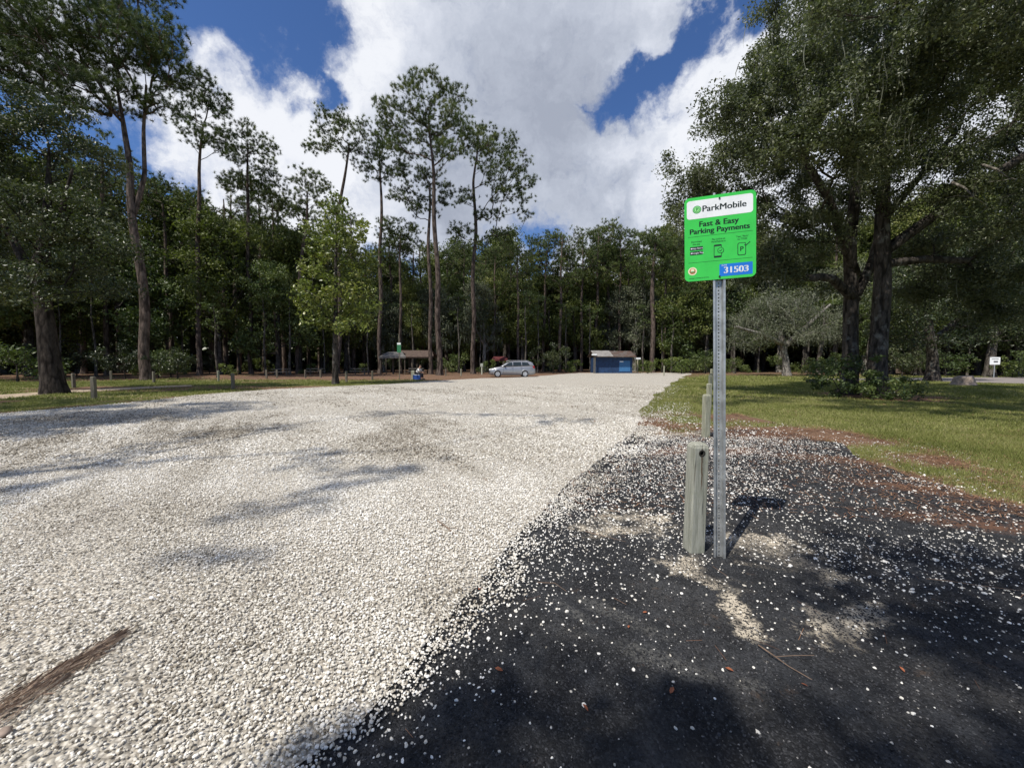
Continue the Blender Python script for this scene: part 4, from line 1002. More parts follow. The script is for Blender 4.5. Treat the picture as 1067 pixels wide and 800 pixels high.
def text(body, x, y, size, mat, name='lettering', bold=.0, align='CENTER', k=1, sxy=1.0):
    cu = bpy.data.curves.new('t', 'FONT'); cu.body = body; cu.size = size; cu.align_x = align; cu.align_y = 'CENTER'; cu.offset = 0.0; cu.extrude = .00015; cu.resolution_u = 4
    o = bpy.data.objects.new('t', cu); COL.objects.link(o); dg = bpy.context.evaluated_depsgraph_get()
    me = bpy.data.meshes.new_from_object(o.evaluated_get(dg)); bpy.data.objects.remove(o)
    if bold > .0005:      # heavier strokes: the glyphs again, a hair to each side
        bm = bmesh.new()
        for q in (-1, 0, 1):
            n0 = len(bm.verts); bm.from_mesh(me); bm.verts.ensure_lookup_table()
            for v in bm.verts[n0:]: v.co.x += q*bold*1.3; v.co.z += abs(q)*.00012
        bm.to_mesh(me); bm.free()
    me.materials.clear(); me.materials.append(mat)
    for v in me.vertices:
        X, Y, Z = v.co; v.co = (X*sxy+sx(x), -.001-.0004*k-.0003-Z, Y+sz(y))
    return link(name, me, panel)
lay('white_header', rrect(.016,.023,.438,.156,.020), M_white)
lay('logo_ring', circ(.083,.090,.0285), M_ring, 2); lay('logo_disc', circ(.083,.090,.0235), M_lgreen, 3)
lay('logo_ring', circ(.083,.090,.019), M_ring, 4); lay('logo_disc', circ(.083,.090,.0155), M_lgreen, 5); text('P', .084,.090,.030, M_ring, bold=.0008, k=6, name='logo_letter')
text('ParkMobile', .257, .091, .062, M_black, bold=.0013, k=2)
text('Fast & Easy', .222, .199, .056, M_black, bold=.0014)
text('Parking Payments', .226, .249, .053, M_black, bold=.0014, sxy=1.03)
def line(x0, y0, x1, y1, w, name='rule_line', mat=None, k=1):
    dx, dy = x1-x0, y1-y0; L = math.hypot(dx,dy); nx_, ny_ = -dy/L*w/2, dx/L*w/2
    lay(name, [(x0+nx_,y0+ny_),(x1+nx_,y1+ny_),(x1-nx_,y1-ny_),(x0-nx_,y0-ny_)], mat or M_black, k)
line(.024,.285,.436,.285,.0016); line(.024,.474,.436,.474,.0016)
text('Download', .078,.322,.0165, M_black, bold=.0004); text('the app', .078,.340,.0165, M_black, bold=.0004)
text('Pay online at', .222,.318,.0165, M_black, bold=.0004); text('ParkMobile.io', .222,.336,.0165, M_black, bold=.0004)
text('Text "Park"', .372,.318,.0165, M_black, bold=.0004); text('to 77223', .372,.336,.0165, M_black, bold=.0004)
for y, t in ((.371,'App Store'),(.405,'Google Play')):
    lay('store_badge', rrect(.036,y-.013,.121,y+.013,.004), M_black); text(t, .086,y,.0165, M_white, bold=.0003, k=2)
    lay('badge_mark', circ(.046,y,.0052,12) if t[0]=='A' else [(.042,y-.006),(.042,y+.006),(.052,y)], M_white, 2)
# phone with tick
lay('phone_icon', rrect(.192,.358,.242,.452,.006), M_black); lay('phone_screen', rrect(.196,.371,.238,.439,.002), M_green, 2)
lay('tick_circle', circ(.236,.402,.021), M_black, 3); lay('tick_disc', circ(.236,.402,.0175), M_green, 4); line(.227,.402,.234,.409,.004,'tick_mark',k=5); line(.233,.410,.246,.394,.004,'tick_mark',k=5)
# ticket with P
lay('ticket_icon', rrect(.342,.362,.395,.452,.012), M_black); lay('ticket_face', rrect(.3465,.3665,.3905,.4475,.009), M_green, 2); text('P', .368,.408,.046, M_black, bold=.0008, k=3)
line(.384,.378,.392,.386,.004,'tick_mark',k=3); line(.391,.387,.420,.360,.004,'tick_mark',k=3)
lay('emblem', circ(.052,.536,.0295), M_cream); lay('emblem_ring', circ(.052,.536,.021), M_emb, 2); lay('emblem_disc', circ(.052,.530,.012), M_cream, 3); lay('emblem_band', rrect(.037,.538,.067,.546,.003), M_ring, 4)
lay('number_plate', rrect(.228,.503,.436,.590,.004), M_blue); text('ZONE', .258,.513,.013, M_white, bold=.0003, k=2); text('31503', .334,.550,.064, M_white, bold=.0016, k=2)
text('parking is enforced at all times', .095,.588,.0105, M_black, bold=.0002)
for y in (.028,.590):
    MB().tube([(sx(.2285),-.001,sz(y)),(sx(.2285),-.007,sz(y))], .0065, 6).build('bolt', M_bolt, panel)

# ---------- timber posts
def timber(name, c1, c2):
    m, nt, b = NT(name); co = objco(nt)
    g = nd(nt, 'ShaderNodeMapping', {'Vector': co, 'Scale': (1,1,.06)}).outputs[0]
    a = noise(nt, g, 60, 5, .7, .5); bb = noise(nt, co, 5, 5, .6)
    c = mix(nt, maprange(nt, a, .3, .7), c1, c2); c = mix(nt, maprange(nt, bb, .5, .75, 0, .5), c, (.20,.22,.15))
    cr = maprange(nt, noise(nt, g, 34, 3, .5, .2), .62, .70); c = mix(nt, mth(nt, 'MULTIPLY', cr, .55), c, (.06,.05,.035))
    nt.links.new(c, b.inputs['Base Color']); b.inputs['Roughness'].default_value = .9; b.inputs['Specular IOR Level'].default_value = .15
    bump(nt, b, mth(nt, 'SUBTRACT', a, cr), .6, .006)
    return m, nt, b, c, co
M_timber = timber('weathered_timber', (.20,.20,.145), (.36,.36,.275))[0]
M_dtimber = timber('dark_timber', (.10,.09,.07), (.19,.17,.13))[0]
# nearest post: rust run below its hole
M_near, nt, b, c, co = timber('weathered_timber_rusty', (.21,.215,.175), (.37,.37,.31))
sp_ = nd(nt, 'ShaderNodeSeparateXYZ', {0: co})
dx_ = mth(nt, 'ABSOLUTE', mth(nt, 'ADD', mth(nt, 'SUBTRACT', sp_.outputs[0], mth(nt, 'MULTIPLY', mth(nt, 'SUBTRACT', sp_.outputs[2], .8), -.02)), mth(nt, 'MULTIPLY', mth(nt, 'SUBTRACT', noise(nt, co, 14, 3), .5), .02)))
rz_ = mth(nt, 'MULTIPLY', maprange(nt, sp_.outputs[2], .45, .58), maprange(nt, sp_.outputs[2], .83, .78))
rs = mth(nt, 'MULTIPLY', mth(nt, 'MULTIPLY', maprange(nt, dx_, .0085, .003), rz_), maprange(nt, sp_.outputs[1], -.055, -.06))
nt.links.new(mix(nt, rs, c, (.085,.050,.025)), b.inputs['Base Color'])
PW, PHt = .118, .86
def post_mesh(w, h, hole=None):
    m_ = MB(); a = w/2; ch = .008
    sec = [(-a+ch,-a),(a-ch,-a),(a,-a+ch),(a,a-ch),(a-ch,a),(-a+ch,a),(-a,a-ch),(-a,-a+ch)]
    bm = m_.bm
    levels = [(-.2,1.0),(h-.035,1.0),(h-.012,.86),(h,.60)]
    rings = [[bm.verts.new((x*s,y*s,z)) for x, y in sec] for z, s in levels]
    for li, (A, B) in enumerate(zip(rings, rings[1:])):
        for k in range(8):
            if hole and li == 0 and k in (0, 4): continue
            bm.faces.new((A[k], A[(k+1)%8], B[(k+1)%8], B[k]))
    bm.faces.new(rings[-1]); bm.faces.new(rings[0][::-1])
    if hole:
        hz_, hr_ = hole; n = 12; tun = []
        for k, ys in ((0,-a),(4,a)):
            q = [rings[0][k], rings[0][k+1], rings[1][k+1], rings[1][k]]
            ang = [2*math.pi*(j+.5)/n for j in range(n)]
            inn = [bm.verts.new((hr_*math.cos(t)*(1 if k == 0 else -1), ys, hz_+hr_*math.sin(t))) for t in ang]; tun.append(inn)
            # fan: right, top, left, bottom
            s = 1 if k == 0 else -1
            cor = {'br': q[1], 'tr': q[2], 'tl': q[3], 'bl': q[0]}
            segs = [('tr', range(1,4)), ('tl', range(4,7)), ('bl', range(7,10)), ('br', list(range(10,12))+[0])]
            for nm, js in segs:
                js = list(js)
                for j in js:
                    j2 = (j+1) % n
                    bm.faces.new((inn[j], inn[j2], cor[nm]))
            bm.faces.new((inn[1], cor['tr'], cor['br'])); bm.faces.new((inn[4], cor['tl'], cor['tr'])); bm.faces.new((inn[7], cor['bl'], cor['tl'])); bm.faces.new((inn[10], cor['br'], cor['bl']))
        f_, g_ = tun
        for j in range(n):
            j2 = (j+1) % n
            a1, a2 = f_[j], f_[j2]
            def mate(v): return min(g_, key=lambda u: (u.co.x-v.co.x)**2+(u.co.z-v.co.z)**2)
            bm.faces.new((a1, a2, mate(a2), mate(a1)))
    return m_
M_hole = simple('dark_hole', (.02,.017,.013), .95)  # plain dark brown for the rim and lining of the bored hole
p1 = G(726.5,577)
np_ = post_mesh(PW, .845, (.775,.017)).build('timber_post', M_near); np_.location = (p1[0], p1[1]+PW/2, 0); np_.rotation_euler = (R(.5), R(.6), R(4))
tag(np_, 'weathered square timber post nearest the viewer, with a bored hole and rust streak', 'post', 'timber posts along the right edge of the gravel')
ring = MB().loft([[(math.cos(R(20*k))*rr_, yy, .775+math.sin(R(20*k))*rr_) for k in range(18)] for rr_, yy in ((.026,-PW/2-.0015),(.0165,-PW/2-.0022),(.0155,-PW/2+.03))], caps=False).build('hole_rim', M_hole, np_)
sp0 = post_mesh(PW, .84).build('timber_post', M_timber)
dx, dy = 2.38, 4.54
labs = ['second timber post of the right-hand row, just behind the sign post', 'third timber post of the right-hand row, half hidden by the sign post',
        'fourth timber post of the right-hand row, peeping left of the sign post'] + ['one of the far timber posts of the right-hand row, overlapping behind the sign post']*4
gg = 'timber posts along the right edge of the gravel'
for k in range(1, 8):
    o = sp0 if k == 1 else sp0.copy()
    if k > 1: COL.objects.link(o)
    o.location = (p1[0]+dx*k, p1[1]+PW/2+dy*k, 0); o.rotation_euler = (0, 0, R(4+k*3)); o.scale = (1, 1, [1, .96, 1.1, 1.02, 1.25, 1.0, 1.05][k-1])
    tag(o, labs[k-1], 'post', gg)
# left-hand posts
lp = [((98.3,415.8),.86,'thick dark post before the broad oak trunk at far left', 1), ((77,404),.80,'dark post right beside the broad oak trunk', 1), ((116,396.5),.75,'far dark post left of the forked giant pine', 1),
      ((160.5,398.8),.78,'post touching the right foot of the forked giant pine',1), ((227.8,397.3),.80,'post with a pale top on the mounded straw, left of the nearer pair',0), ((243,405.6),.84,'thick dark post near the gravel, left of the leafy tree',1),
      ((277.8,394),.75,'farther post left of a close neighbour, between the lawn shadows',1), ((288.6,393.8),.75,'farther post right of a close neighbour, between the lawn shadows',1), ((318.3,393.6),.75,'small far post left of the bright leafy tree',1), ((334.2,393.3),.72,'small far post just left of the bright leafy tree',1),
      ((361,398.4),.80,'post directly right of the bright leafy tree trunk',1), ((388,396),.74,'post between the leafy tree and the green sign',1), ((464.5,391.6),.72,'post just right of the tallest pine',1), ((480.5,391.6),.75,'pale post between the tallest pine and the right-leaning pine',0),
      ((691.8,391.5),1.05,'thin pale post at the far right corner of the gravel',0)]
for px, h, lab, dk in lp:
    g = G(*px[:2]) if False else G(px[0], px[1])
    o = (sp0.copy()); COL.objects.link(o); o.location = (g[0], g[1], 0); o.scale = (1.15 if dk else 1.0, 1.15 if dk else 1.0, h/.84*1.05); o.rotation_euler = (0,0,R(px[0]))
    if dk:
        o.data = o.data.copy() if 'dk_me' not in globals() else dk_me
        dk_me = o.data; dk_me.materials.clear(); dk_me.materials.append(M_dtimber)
    tag(o, lab, 'post', 'timber posts along the left and far side of the lot')

# ---------- far green sign on its pole
g = G(416.3,395.5); rt_ = empty('green_sign', (g[0], g[1], 0)); tag(rt_, 'small green and white sign on a slim pole at the far edge of the lot', 'sign')
MB().box((0,.03,1.95),(.07,.04,3.9)).build('pole', M_dtimber, rt_)
gp = MB().box((0,0,2.75),(.34,.01,.85)).build('sign_panel', simple('faded_green', (.03,.16,.07), .5), rt_)
MB().box((0,-.007,3.09),(.30,.004,.16)).build('white_header', M_white, gp)

# ---------- person on a cooler beside a timber stub
g = G(436,395.6); cx, cy = g
M_cooler = simple('blue_plastic', (.03,.09,.32), .4); M_clid = simple('cooler_lid', (.75,.77,.78), .4)
c_ = empty('cooler', (cx-.12, cy, 0)); tag(c_, 'blue cooler box the seated person sits on', 'cooler')
MB().box((0,0,.20),(.62,.40,.40),bevel=.03).build('box', M_cooler, c_); MB().box((0,0,.425),(.64,.42,.05),bevel=.015).build('lid', M_clid, c_)
def skin(name, verts, edges, rads, mat, parent=None):
    me = bpy.data.meshes.new(name); me.from_pydata(verts, edges, []); o = link(name, me, parent, mat)
    md = o.modifiers.new('skin', 'SKIN'); md.use_smooth_shade = True
    for v, r_ in zip(me.skin_vertices[0].data, rads): v.radius = (r_, r_) if not isinstance(r_, tuple) else r_
    me.skin_vertices[0].data[0].use_root = True
    sb_ = o.modifiers.new('sub', 'SUBSURF'); sb_.levels = 1; sb_.render_levels = 2
    return o
M_skin = simple('skin', (.42,.24,.16), .55); M_shirt = simple('white_shirt', (.72,.70,.66), .8, bscale=12); M_trouser = simple('dark_trousers', (.025,.027,.035), .85); M_hair = simple('brown_hair', (.06,.035,.02), .7); M_shoe = simple('dark_shoe', (.04,.035,.03), .6)
bv = [(0,0,.53),(.10,0,.72),(.22,0,.93),(.27,0,1.03),(.33,0,1.13),(.36,0,1.20),
      (.20,-.17,.92),(.33,-.22,.72),(.50,-.16,.60),(.56,-.14,.58), (.20,.17,.92),(.33,.22,.72),(.50,.16,.60),(.56,.14,.58),
      (.04,-.10,.53),(.44,-.13,.54),(.46,-.13,.10),(.54,-.14,.05), (.04,.10,.53),(.44,.13,.54),(.50,.13,.10),(.60,.14,.05)]
be = [(0,1),(1,2),(2,3),(3,4),(4,5),(2,6),(6,7),(7,8),(8,9),(2,10),(10,11),(11,12),(12,13),(0,14),(14,15),(15,16),(16,17),(0,18),(18,19),(19,20),(20,21)]
br = [.13,.13,.13,.055,.095,.085,.06,.045,.032,.035,.06,.045,.032,.035,.09,.065,.04,.035,.09,.065,.04,.035]
person = skin('person', bv, be, br, M_skin); person.location = (cx-.12, cy, 0); person.rotation_euler = (0,0,R(-12))
tag(person, 'person in white shirt and dark trousers sitting hunched forward beyond the gravel', 'person')
skin('shirt', bv[:3]+[bv[6],bv[7],bv[10],bv[11]], [(0,1),(1,2),(2,3),(3,4),(2,5),(5,6)], [.155,.155,.155,.085,.062,.085,.062], M_shirt, person)
skin('trousers', [bv[0],bv[14],bv[15],(.455,-.13,.16),bv[18],bv[19],(.49,.13,.16)], [(0,1),(1,2),(2,3),(0,4),(4,5),(5,6)], [.15,.11,.085,.06,.11,.085,.06], M_trouser, person)
skin('hair', [(.30,0,1.15),(.33,0,1.22),(.37,0,1.26)], [(0,1),(1,2)], [.075,.10,.085], M_hair, person)
for s, x in ((-1,.50),(1,.55)): MB().box((x,.135*s,.045),(.26,.10,.09),bevel=.03).build('shoe', M_shoe, person)
g = G(430.5,395.3); st_ = post_mesh(.26,.78).build('timber_stub', M_timber); st_.location = (g[0], g[1], 0)
tag(st_, 'broad pale timber post beside the seated person', 'post')

# ---------- silver people carrier
M_paint = simple('silver_paint', (.33,.34,.36), .28, .55, nscale=3, namp=.04); M_glass = simple('dark_glass', (.02,.028,.03), .08); M_tyre = simple('tyre_rubber', (.018,.018,.018), .85); M_rim = simple('alloy', (.62,.63,.65), .3, .6)
M_trim = simple('black_trim', (.02,.02,.02), .6); M_tail = simple('red_lens', (.25,.012,.012), .2); M_head = simple('clear_lens', (.7,.72,.72), .1); M_greyp = simple('grey_plastic', (.10,.10,.105), .6)  # last material is an even dark grey plastic
g = G(533.2,392.9)
car = empty('parked_car', (g[0], g[1]+.95, 0), R(4.5)); tag(car, 'silver crossover car parked side-on at the far left edge of the gravel', 'car')
car.scale = (.97,.97,.97)
L0 = 2.44
secs = [(0.0,.42,.60,.62),(.05,.30,.76,.76),(.25,.21,.88,.86),(.80,.20,1.00,.915),(1.25,.20,1.07,.93),(2.4,.20,1.10,.94),(3.6,.20,1.13,.935),(4.40,.22,1.16,.92),(4.75,.28,1.12,.88),(4.88,.40,.95,.82)]
rings = []
for x, zb, zt, w_ in secs:
    X = x-L0; half = [(0,zb),(w_*.82,zb),(w_*.97,zb+.10),(w_,zb+.30),(w_*.995,zt-.22),(w_*.965,zt-.07),(w_*.88,zt),(w_*.5,zt+.03),(0,zt+.035)]
    rings.append([(X,-y,z_2) for y, z_2 in half]+[(X,y,z_2) for y, z_2 in half[-2:0:-1]])
MB().loft(rings).build('body', M_paint, car, True)
def cw(z): return .875-(z-1.08)/.55*.17
cs = [(1.18,1.05,1.06),(1.45,1.07,1.24),(1.80,1.09,1.45),(2.15,1.10,1.585),(2.6,1.10,1.65),(3.3,1.12,1.675),(3.95,1.12,1.655),(4.4,1.13,1.60),(4.58,1.13,1.50),(4.74,1.12,1.16)]
rings = []
for x, zb, zt in cs:
    X = x-L0; zs = [zb, zb+(zt-zb)*.5, zt-min(.06,(zt-zb)*.3)]; half = [(cw(q), q) for q in zs]+[(cw(zt)*.88, zt),(cw(zt)*.4, zt+.02)]
    rings.append([(X,-y,q) for y, q in half]+[(X,y,q) for y, q in half[::-1]])
MB().loft(rings).build('cabin', M_paint, car, True)
def sidewin(poly):
    for s in (-1,1):
        m_ = MB(); A = [(x-L0, s*(cw(z_2)+.010), z_2) for x, z_2 in poly]; B = [(x-L0, s*(cw(z_2)-.01), z_2) for x, z_2 in poly]
        m_.loft([A,B]); m_.build('side_window', M_glass, car)
sidewin([(1.52,1.16),(2.46,1.16),(2.44,1.55),(2.16,1.53),(1.84,1.38)]); sidewin([(2.54,1.16),(3.40,1.17),(3.36,1.58),(2.52,1.565)]); sidewin([(3.48,1.18),(4.30,1.22),(4.10,1.52),(3.46,1.575)])
MB().loft([[(1.30-L0,-.76,1.14),(1.30-L0,.76,1.14),(1.305-L0,.76,1.13),(1.305-L0,-.76,1.13)],[(2.12-L0,-.66,1.595),(2.12-L0,.66,1.595),(2.16-L0,.66,1.58),(2.16-L0,-.66,1.58)]]).build('windscreen', M_glass, car)
MB().loft([[(4.765-L0,-.70,1.18),(4.765-L0,.70,1.18),(4.70-L0,.70,1.18),(4.70-L0,-.70,1.18)],[(4.62-L0,-.60,1.52),(4.62-L0,.60,1.52),(4.55-L0,.60,1.52),(4.55-L0,-.60,1.52)]]).build('rear_window', M_glass, car)
for s in (-1,1):
    MB().box((1.62-L0,s*.98,1.17),(.16,.20,.14),bevel=.04).build('door_mirror', M_trim, car)
    MB().box((4.70-L0,s*.80,1.03),(.20,.16,.30),rot=(0,R(-12),0),bevel=.03).build('tail_light', M_tail, car)
    MB().box((.16-L0,s*.72,.78),(.26,.22,.15),rot=(0,R(-18),R(14*s)),bevel=.04).build('headlight', M_head, car)
    MB().tube([(1.9-L0,s*.70,1.69),(2.2-L0,s*.70,1.73),(3.9-L0,s*.70,1.73),(4.2-L0,s*.70,1.68)], .018, 6).build('roof_rail', M_rim, car)
    MB().box((2.4-L0,s*.925,.29),(2.1,.04,.10),bevel=.015).build('sill', M_greyp, car)
    for x in (2.42,3.36):
        MB().box((x-L0,s*.952,.98),(.17,.025,.03),bevel=.008).build('door_handle', M_paint, car)
    for x in (1.50,2.50,3.44): MB().box((x-L0,s*.942,.72),(.012,.006,.72)).build('door_gap', M_trim, car)
    for x in (.90,3.78):
        arch = [[(x-L0+math.cos(R(a))*rr_, s*yy, .34+math.sin(R(a))*rr_) for rr_, yy in ((.36,.90),(.37,.965),(.43,.965),(.46,.92))] for a in range(-15,196,15)]
        MB().loft(arch).build('wheel_arch', M_paint, car, True)
        MB().prism([(x-L0+.37*math.cos(R(a)), .34+.37*math.sin(R(a))) for a in range(0,360,15)], 'y', s*.80, s*.945).build('wheel_well', M_trim, car)
        wh = MB().tube([(x-L0,s*.74,.335),(x-L0,s*.76,.335),(x-L0,s*.955,.335),(x-L0,s*.972,.335)], [.31,.335,.335,.31], 28).build('wheel', M_tyre, car)
        MB().tube([(x-L0,s*.90,.335),(x-L0,s*.978,.335)], [.235,.225], 24).build('rim', M_rim, wh)
        m_ = MB()
        for k in range(5): m_.box((x-L0+math.cos(R(72*k+36))*.13, s*.9805, .335+math.sin(R(72*k+36))*.13),(.11,.006,.055),rot=(0,-R(72*k+36),0))
        m_.build('rim_opening', M_greyp, wh)
MB().box((4.86-L0,0,.47),(.10,1.5,.20),bevel=.03).build('rear_bumper', M_greyp, car); MB().box((.02-L0,0,.42),(.10,1.3,.18),bevel=.03).build('front_grille', M_trim, car)
MB().box((4.895-L0,0,.86),(.02,.46,.13)).build('number_plate', M_white, car)

# ---------- blue shed
g = G(640,388.9); sx_, sy_ = g[0], g[1]; k_ = sy_/FL
Wd = 38*k_; shed = empty('blue_shed', (sx_, sy_, 0)); tag(shed, 'low blue shed with a rusty tin roof at the far end of the lot', 'shed')
M_bwall = simple('blue_painted_board', (.010,.038,.105), .7, nscale=5, namp=.3, bscale=25); M_lblue = simple('light_blue_panel', (.035,.14,.31), .6, nscale=8, namp=.15)
m, nt, b = NT('rusty_tin'); co = objco(nt); wv = nd(nt, 'ShaderNodeTexWave', {'Vector': co, 'Scale': 5.0, 'Distortion': 0.0}); wv.bands_direction = 'X'
nt.links.new(mix(nt, maprange(nt, noise(nt, co, 1.6, 5, .65), .4, .62), (.13,.11,.10), (.10,.055,.04)), b.inputs['Base Color']); b.inputs['Roughness'].default_value = .6; bump(nt, b, wv.outputs['Color'], .8, .03); M_tin = m
bd = MB().box((0,1.9,1.05),(Wd,3.6,2.3)).build('wall', M_bwall, shed)
MB().box((Wd*.29,.085,1.0),(Wd*.30,.02,1.5)).build('light_panel', M_lblue, bd)
MB().box((Wd*.20,.07,1.62),(Wd*.10,.02,.12)).build('small_notice', M_white, bd)
for x in (-.40,-.28,-.16,-.04): MB().box((Wd*x,.085,1.0),(.05,.03,1.9)).build('batten', M_bwall, bd)
m_ = MB(); a = Wd*.5+.35
m_.loft([[(-a,-.6,2.30),(a,-.6,2.30),(a,-.6,2.24),(-a,-.6,2.24)],[(-a,2.0,3.15),(a,2.0,3.15),(a,2.0,3.09),(-a,2.0,3.09)]])
m_.loft([[(-a,2.01,3.15),(a,2.01,3.15),(a,2.01,3.09),(-a,2.01,3.09)],[(-a,4.4,2.35),(a,4.4,2.35),(a,4.4,2.29),(-a,4.4,2.29)]])
rf = m_.build('roof', M_tin, shed)
MB().loft([[(-a,-.60,2.36),(-a+2.6,-.60,2.36),(-a+2.6,-.60,2.325),(-a,-.60,2.325)],[(-a,1.9,3.20),(-a+2.6,1.9,3.20),(-a+2.6,1.9,3.16),(-a,1.9,3.16)]]).build('pale_roof_sheet', simple('pale_tin', (.25,.235,.22), .5, nscale=3), rf)
for x in (-a+.1, a-.1): MB().box((x,-.5,1.12),(.09,.09,2.24)).build('roof_post', M_dtimber, shed)
g = G(619.5,389); fl = empty('lamp_post', (g[0]-.1, g[1], 0)); tag(fl, 'dark post with a small white lamp head left of the blue shed', 'lamp post')
MB().box((0,0,1.35),(.09,.09,2.7)).build('pole', M_dtimber, fl); MB().box((.02,-.1,2.55),(.72,.25,.20),bevel=.05).build('lamp_head', M_white, fl)
g = G(663,388.7); bs = empty('notice_board', (g[0]+.15, g[1], 0)); tag(bs, 'narrow white notice board on a pale post right of the blue shed', 'notice board')
MB().box((0,0,.97),(.12,.10,1.94)).build('pole', simple('pale_wood', (.34,.31,.22), .85), bs); MB().box((0,-.03,2.06),(.85,.05,.24)).build('board', M_white, bs)

# ---------- picnic pavilion, tables and small red canopy in the gloom of the wood
M_shin = simple('brown_shingle', (.075,.05,.038), .9, nscale=5, namp=.35, bscale=20); M_beam = simple('pavilion_timber', (.09,.07,.05), .85)
Y = 51; xc = xat(433,Y); pv = empty('picnic_pavilion', (xc, Y, 0)); tag(pv, 'open picnic pavilion with a brown shingle roof among the trees', 'pavilion')
m_ = MB(); m_.loft([[(-2.9,-2.2,2.25),(2.9,-2.2,2.25),(2.9,-2.2,2.13),(-2.9,-2.2,2.13)],[(-2.2,0,3.1),(2.2,0,3.1),(2.2,0,2.98),(-2.2,0,2.98)]]); m_.loft([[(-2.2,.01,3.1),(2.2,.01,3.1),(2.2,.01,2.98),(-2.2,.01,2.98)],[(-2.9,2.2,2.25),(2.9,2.2,2.25),(2.9,2.2,2.13),(-2.9,2.2,2.13)]])
m_.build('roof', M_shin, pv)
for x in (-2.4,0,2.4):
    for y in (-1.8,1.8): MB().box((x,y,1.06),(.16,.16,2.12)).build('pillar', M_beam, pv)
MB().box((0,-2.0,2.06),(5.2,.10,.14)).build('beam', M_beam, pv)
M_conc = simple('aged_wood', (.16,.145,.125), .85, nscale=6)
def table(x, y, rz, lab):
    t = empty('picnic_table', (x,y,0), rz); tag(t, lab, 'picnic table', 'picnic tables under the trees')
    MB().box((0,0,.74),(1.8,.75,.06)).build('table_top', M_conc, t)
    for s in (-1,1):
        MB().box((0,.68*s,.44),(1.8,.26,.05)).build('bench', M_conc, t); MB().box((.6*s,0,.40),(.12,.12,.74)).build('leg', M_conc, t); MB().box((.6*s,0,.38),(.10,1.36,.08)).build('cross_bar', M_conc, t)
table(xat(329,46),46,.2,'pale picnic table under the trees left of the leafy tree'); table(xat(375,47),47,-.1,'pale picnic table under the trees right of the leafy tree'); table(xat(434,47),47,.05,'picnic table standing inside the pavilion'); table(xat(290,43),43.5,.1,'picnic table in deep shade left of the leafy tree'); 
Y = 49; xc = xat(412,Y); ct = empty('picnic_canopy', (xc,Y,0)); tag(ct, 'small pale-roofed open shelter behind the green sign', 'shelter')
m_ = MB(); m_.loft([[(-1.7,-1.2,2.2),(1.7,-1.2,2.2),(1.7,-1.2,2.12),(-1.7,-1.2,2.12)],[(-.9,0,2.85),(.9,0,2.85),(.9,0,2.77),(-.9,0,2.77)]]); m_.loft([[(-.9,.01,2.85),(.9,.01,2.85),(.9,.01,2.77),(-.9,.01,2.77)],[(-1.7,1.2,2.2),(1.7,1.2,2.2),(1.7,1.2,2.12),(-1.7,1.2,2.12)]]); m_.build('roof', simple('grey_felt', (.10,.095,.09), .8, nscale=4), ct)
MB().box((0,-1.15,2.06),(3.3,.05,.10)).build('fascia', M_conc, ct)
for s in (-1,1):
    for q in (-1,1): MB().box((1.5*s,1.0*q,1.06),(.1,.1,2.12)).build('pillar', M_beam, ct)
Y = 55; xc = xat(521,Y); rc = empty('red_canopy', (xc,Y,0)); tag(rc, 'faded red canopy showing through the trees above the car bonnet', 'canopy')
MB().loft([[(-1.1,-.8,2.0),(1.1,-.8,2.0),(1.1,-.8,1.72),(-1.1,-.8,1.72)],[(-.9,0,2.35),(.9,0,2.35),(.9,0,2.3),(-.9,0,2.3)]]).build('canopy_cloth', simple('faded_red', (.09,.014,.014), .8, nscale=3), rc)
for s in (-1,1): MB().tube([(1.0*s,-.7,0),(1.0*s,-.7,1.75)], .03, 6).build('pole', M_galv, rc)
g = G(502,390.2); mk = empty('marker_post', (g[0], g[1], 0)); tag(mk, 'pale utility marker post with a wider head, left of the car', 'marker post')
MB().box((0,0,.55),(.13,.13,1.1)).build('post', simple('cream_plastic', (.45,.45,.36), .7), mk); MB().box((0,-.01,1.15),(.34,.17,.42),bevel=.04).build('head', simple('pale_head', (.36,.38,.32), .7), mk)

# ---------- right-hand lawn: white road sign, stump, valve box, cut log
g = G(1035.5,393.6); rs_ = empty('road_sign', (g[0], g[1], 0), R(-20)); tag(rs_, 'small square white sign on a thin post beside the park road', 'sign')
MB().box((0,.02,.85),(.07,.04,1.75)).build('pole', M_galv, rs_)
rp = MB().prism(rrect(-.37,1.28,.37,2.0,.05),'y',-.012,-.002).build('sign_panel', M_white, rs_)
MB().box((0,-.0145,1.82),(.50,.003,.05)).build('lettering', M_black, rp); MB().box((.06,-.0145,1.56),(.30,.003,.16)).build('lettering', M_greyp, rp)
g = G(1004,401.5)
m_ = MB(); n = 14; rr0 = [random.Random(k).uniform(.85,1.15) for k in range(n)]
rings = []
for z_2, s in ((-.05,.72),(.06,.60),(.25,.50),(.45,.47),(.56,.44)): rings.append([(math.cos(2*math.pi*k/n)*s*rr0[k], math.sin(2*math.pi*k/n)*s*rr0[k], z_2*rr0[(k+3)%n] if z_2 > .4 else z_2) for k in range(n)])
m_.loft(rings); o = m_.build('tree_stump', simple('stump_wood', (.24,.19,.15), .9, nscale=7, namp=.4, bscale=12, bdist=.03), None, True); o.location = (g[0], g[1], 0); tag(o, 'pale weathered tree stump on the lawn by the road', 'stump')
g = G(846,399); o = MB().box((0,0,.14),(.62,.42,.30),bevel=.03).build('utility_box', M_trim); o.location = (g[0], g[1], 0); tag(o, 'low black utility box on the lawn left of the twin trunks', 'utility box')

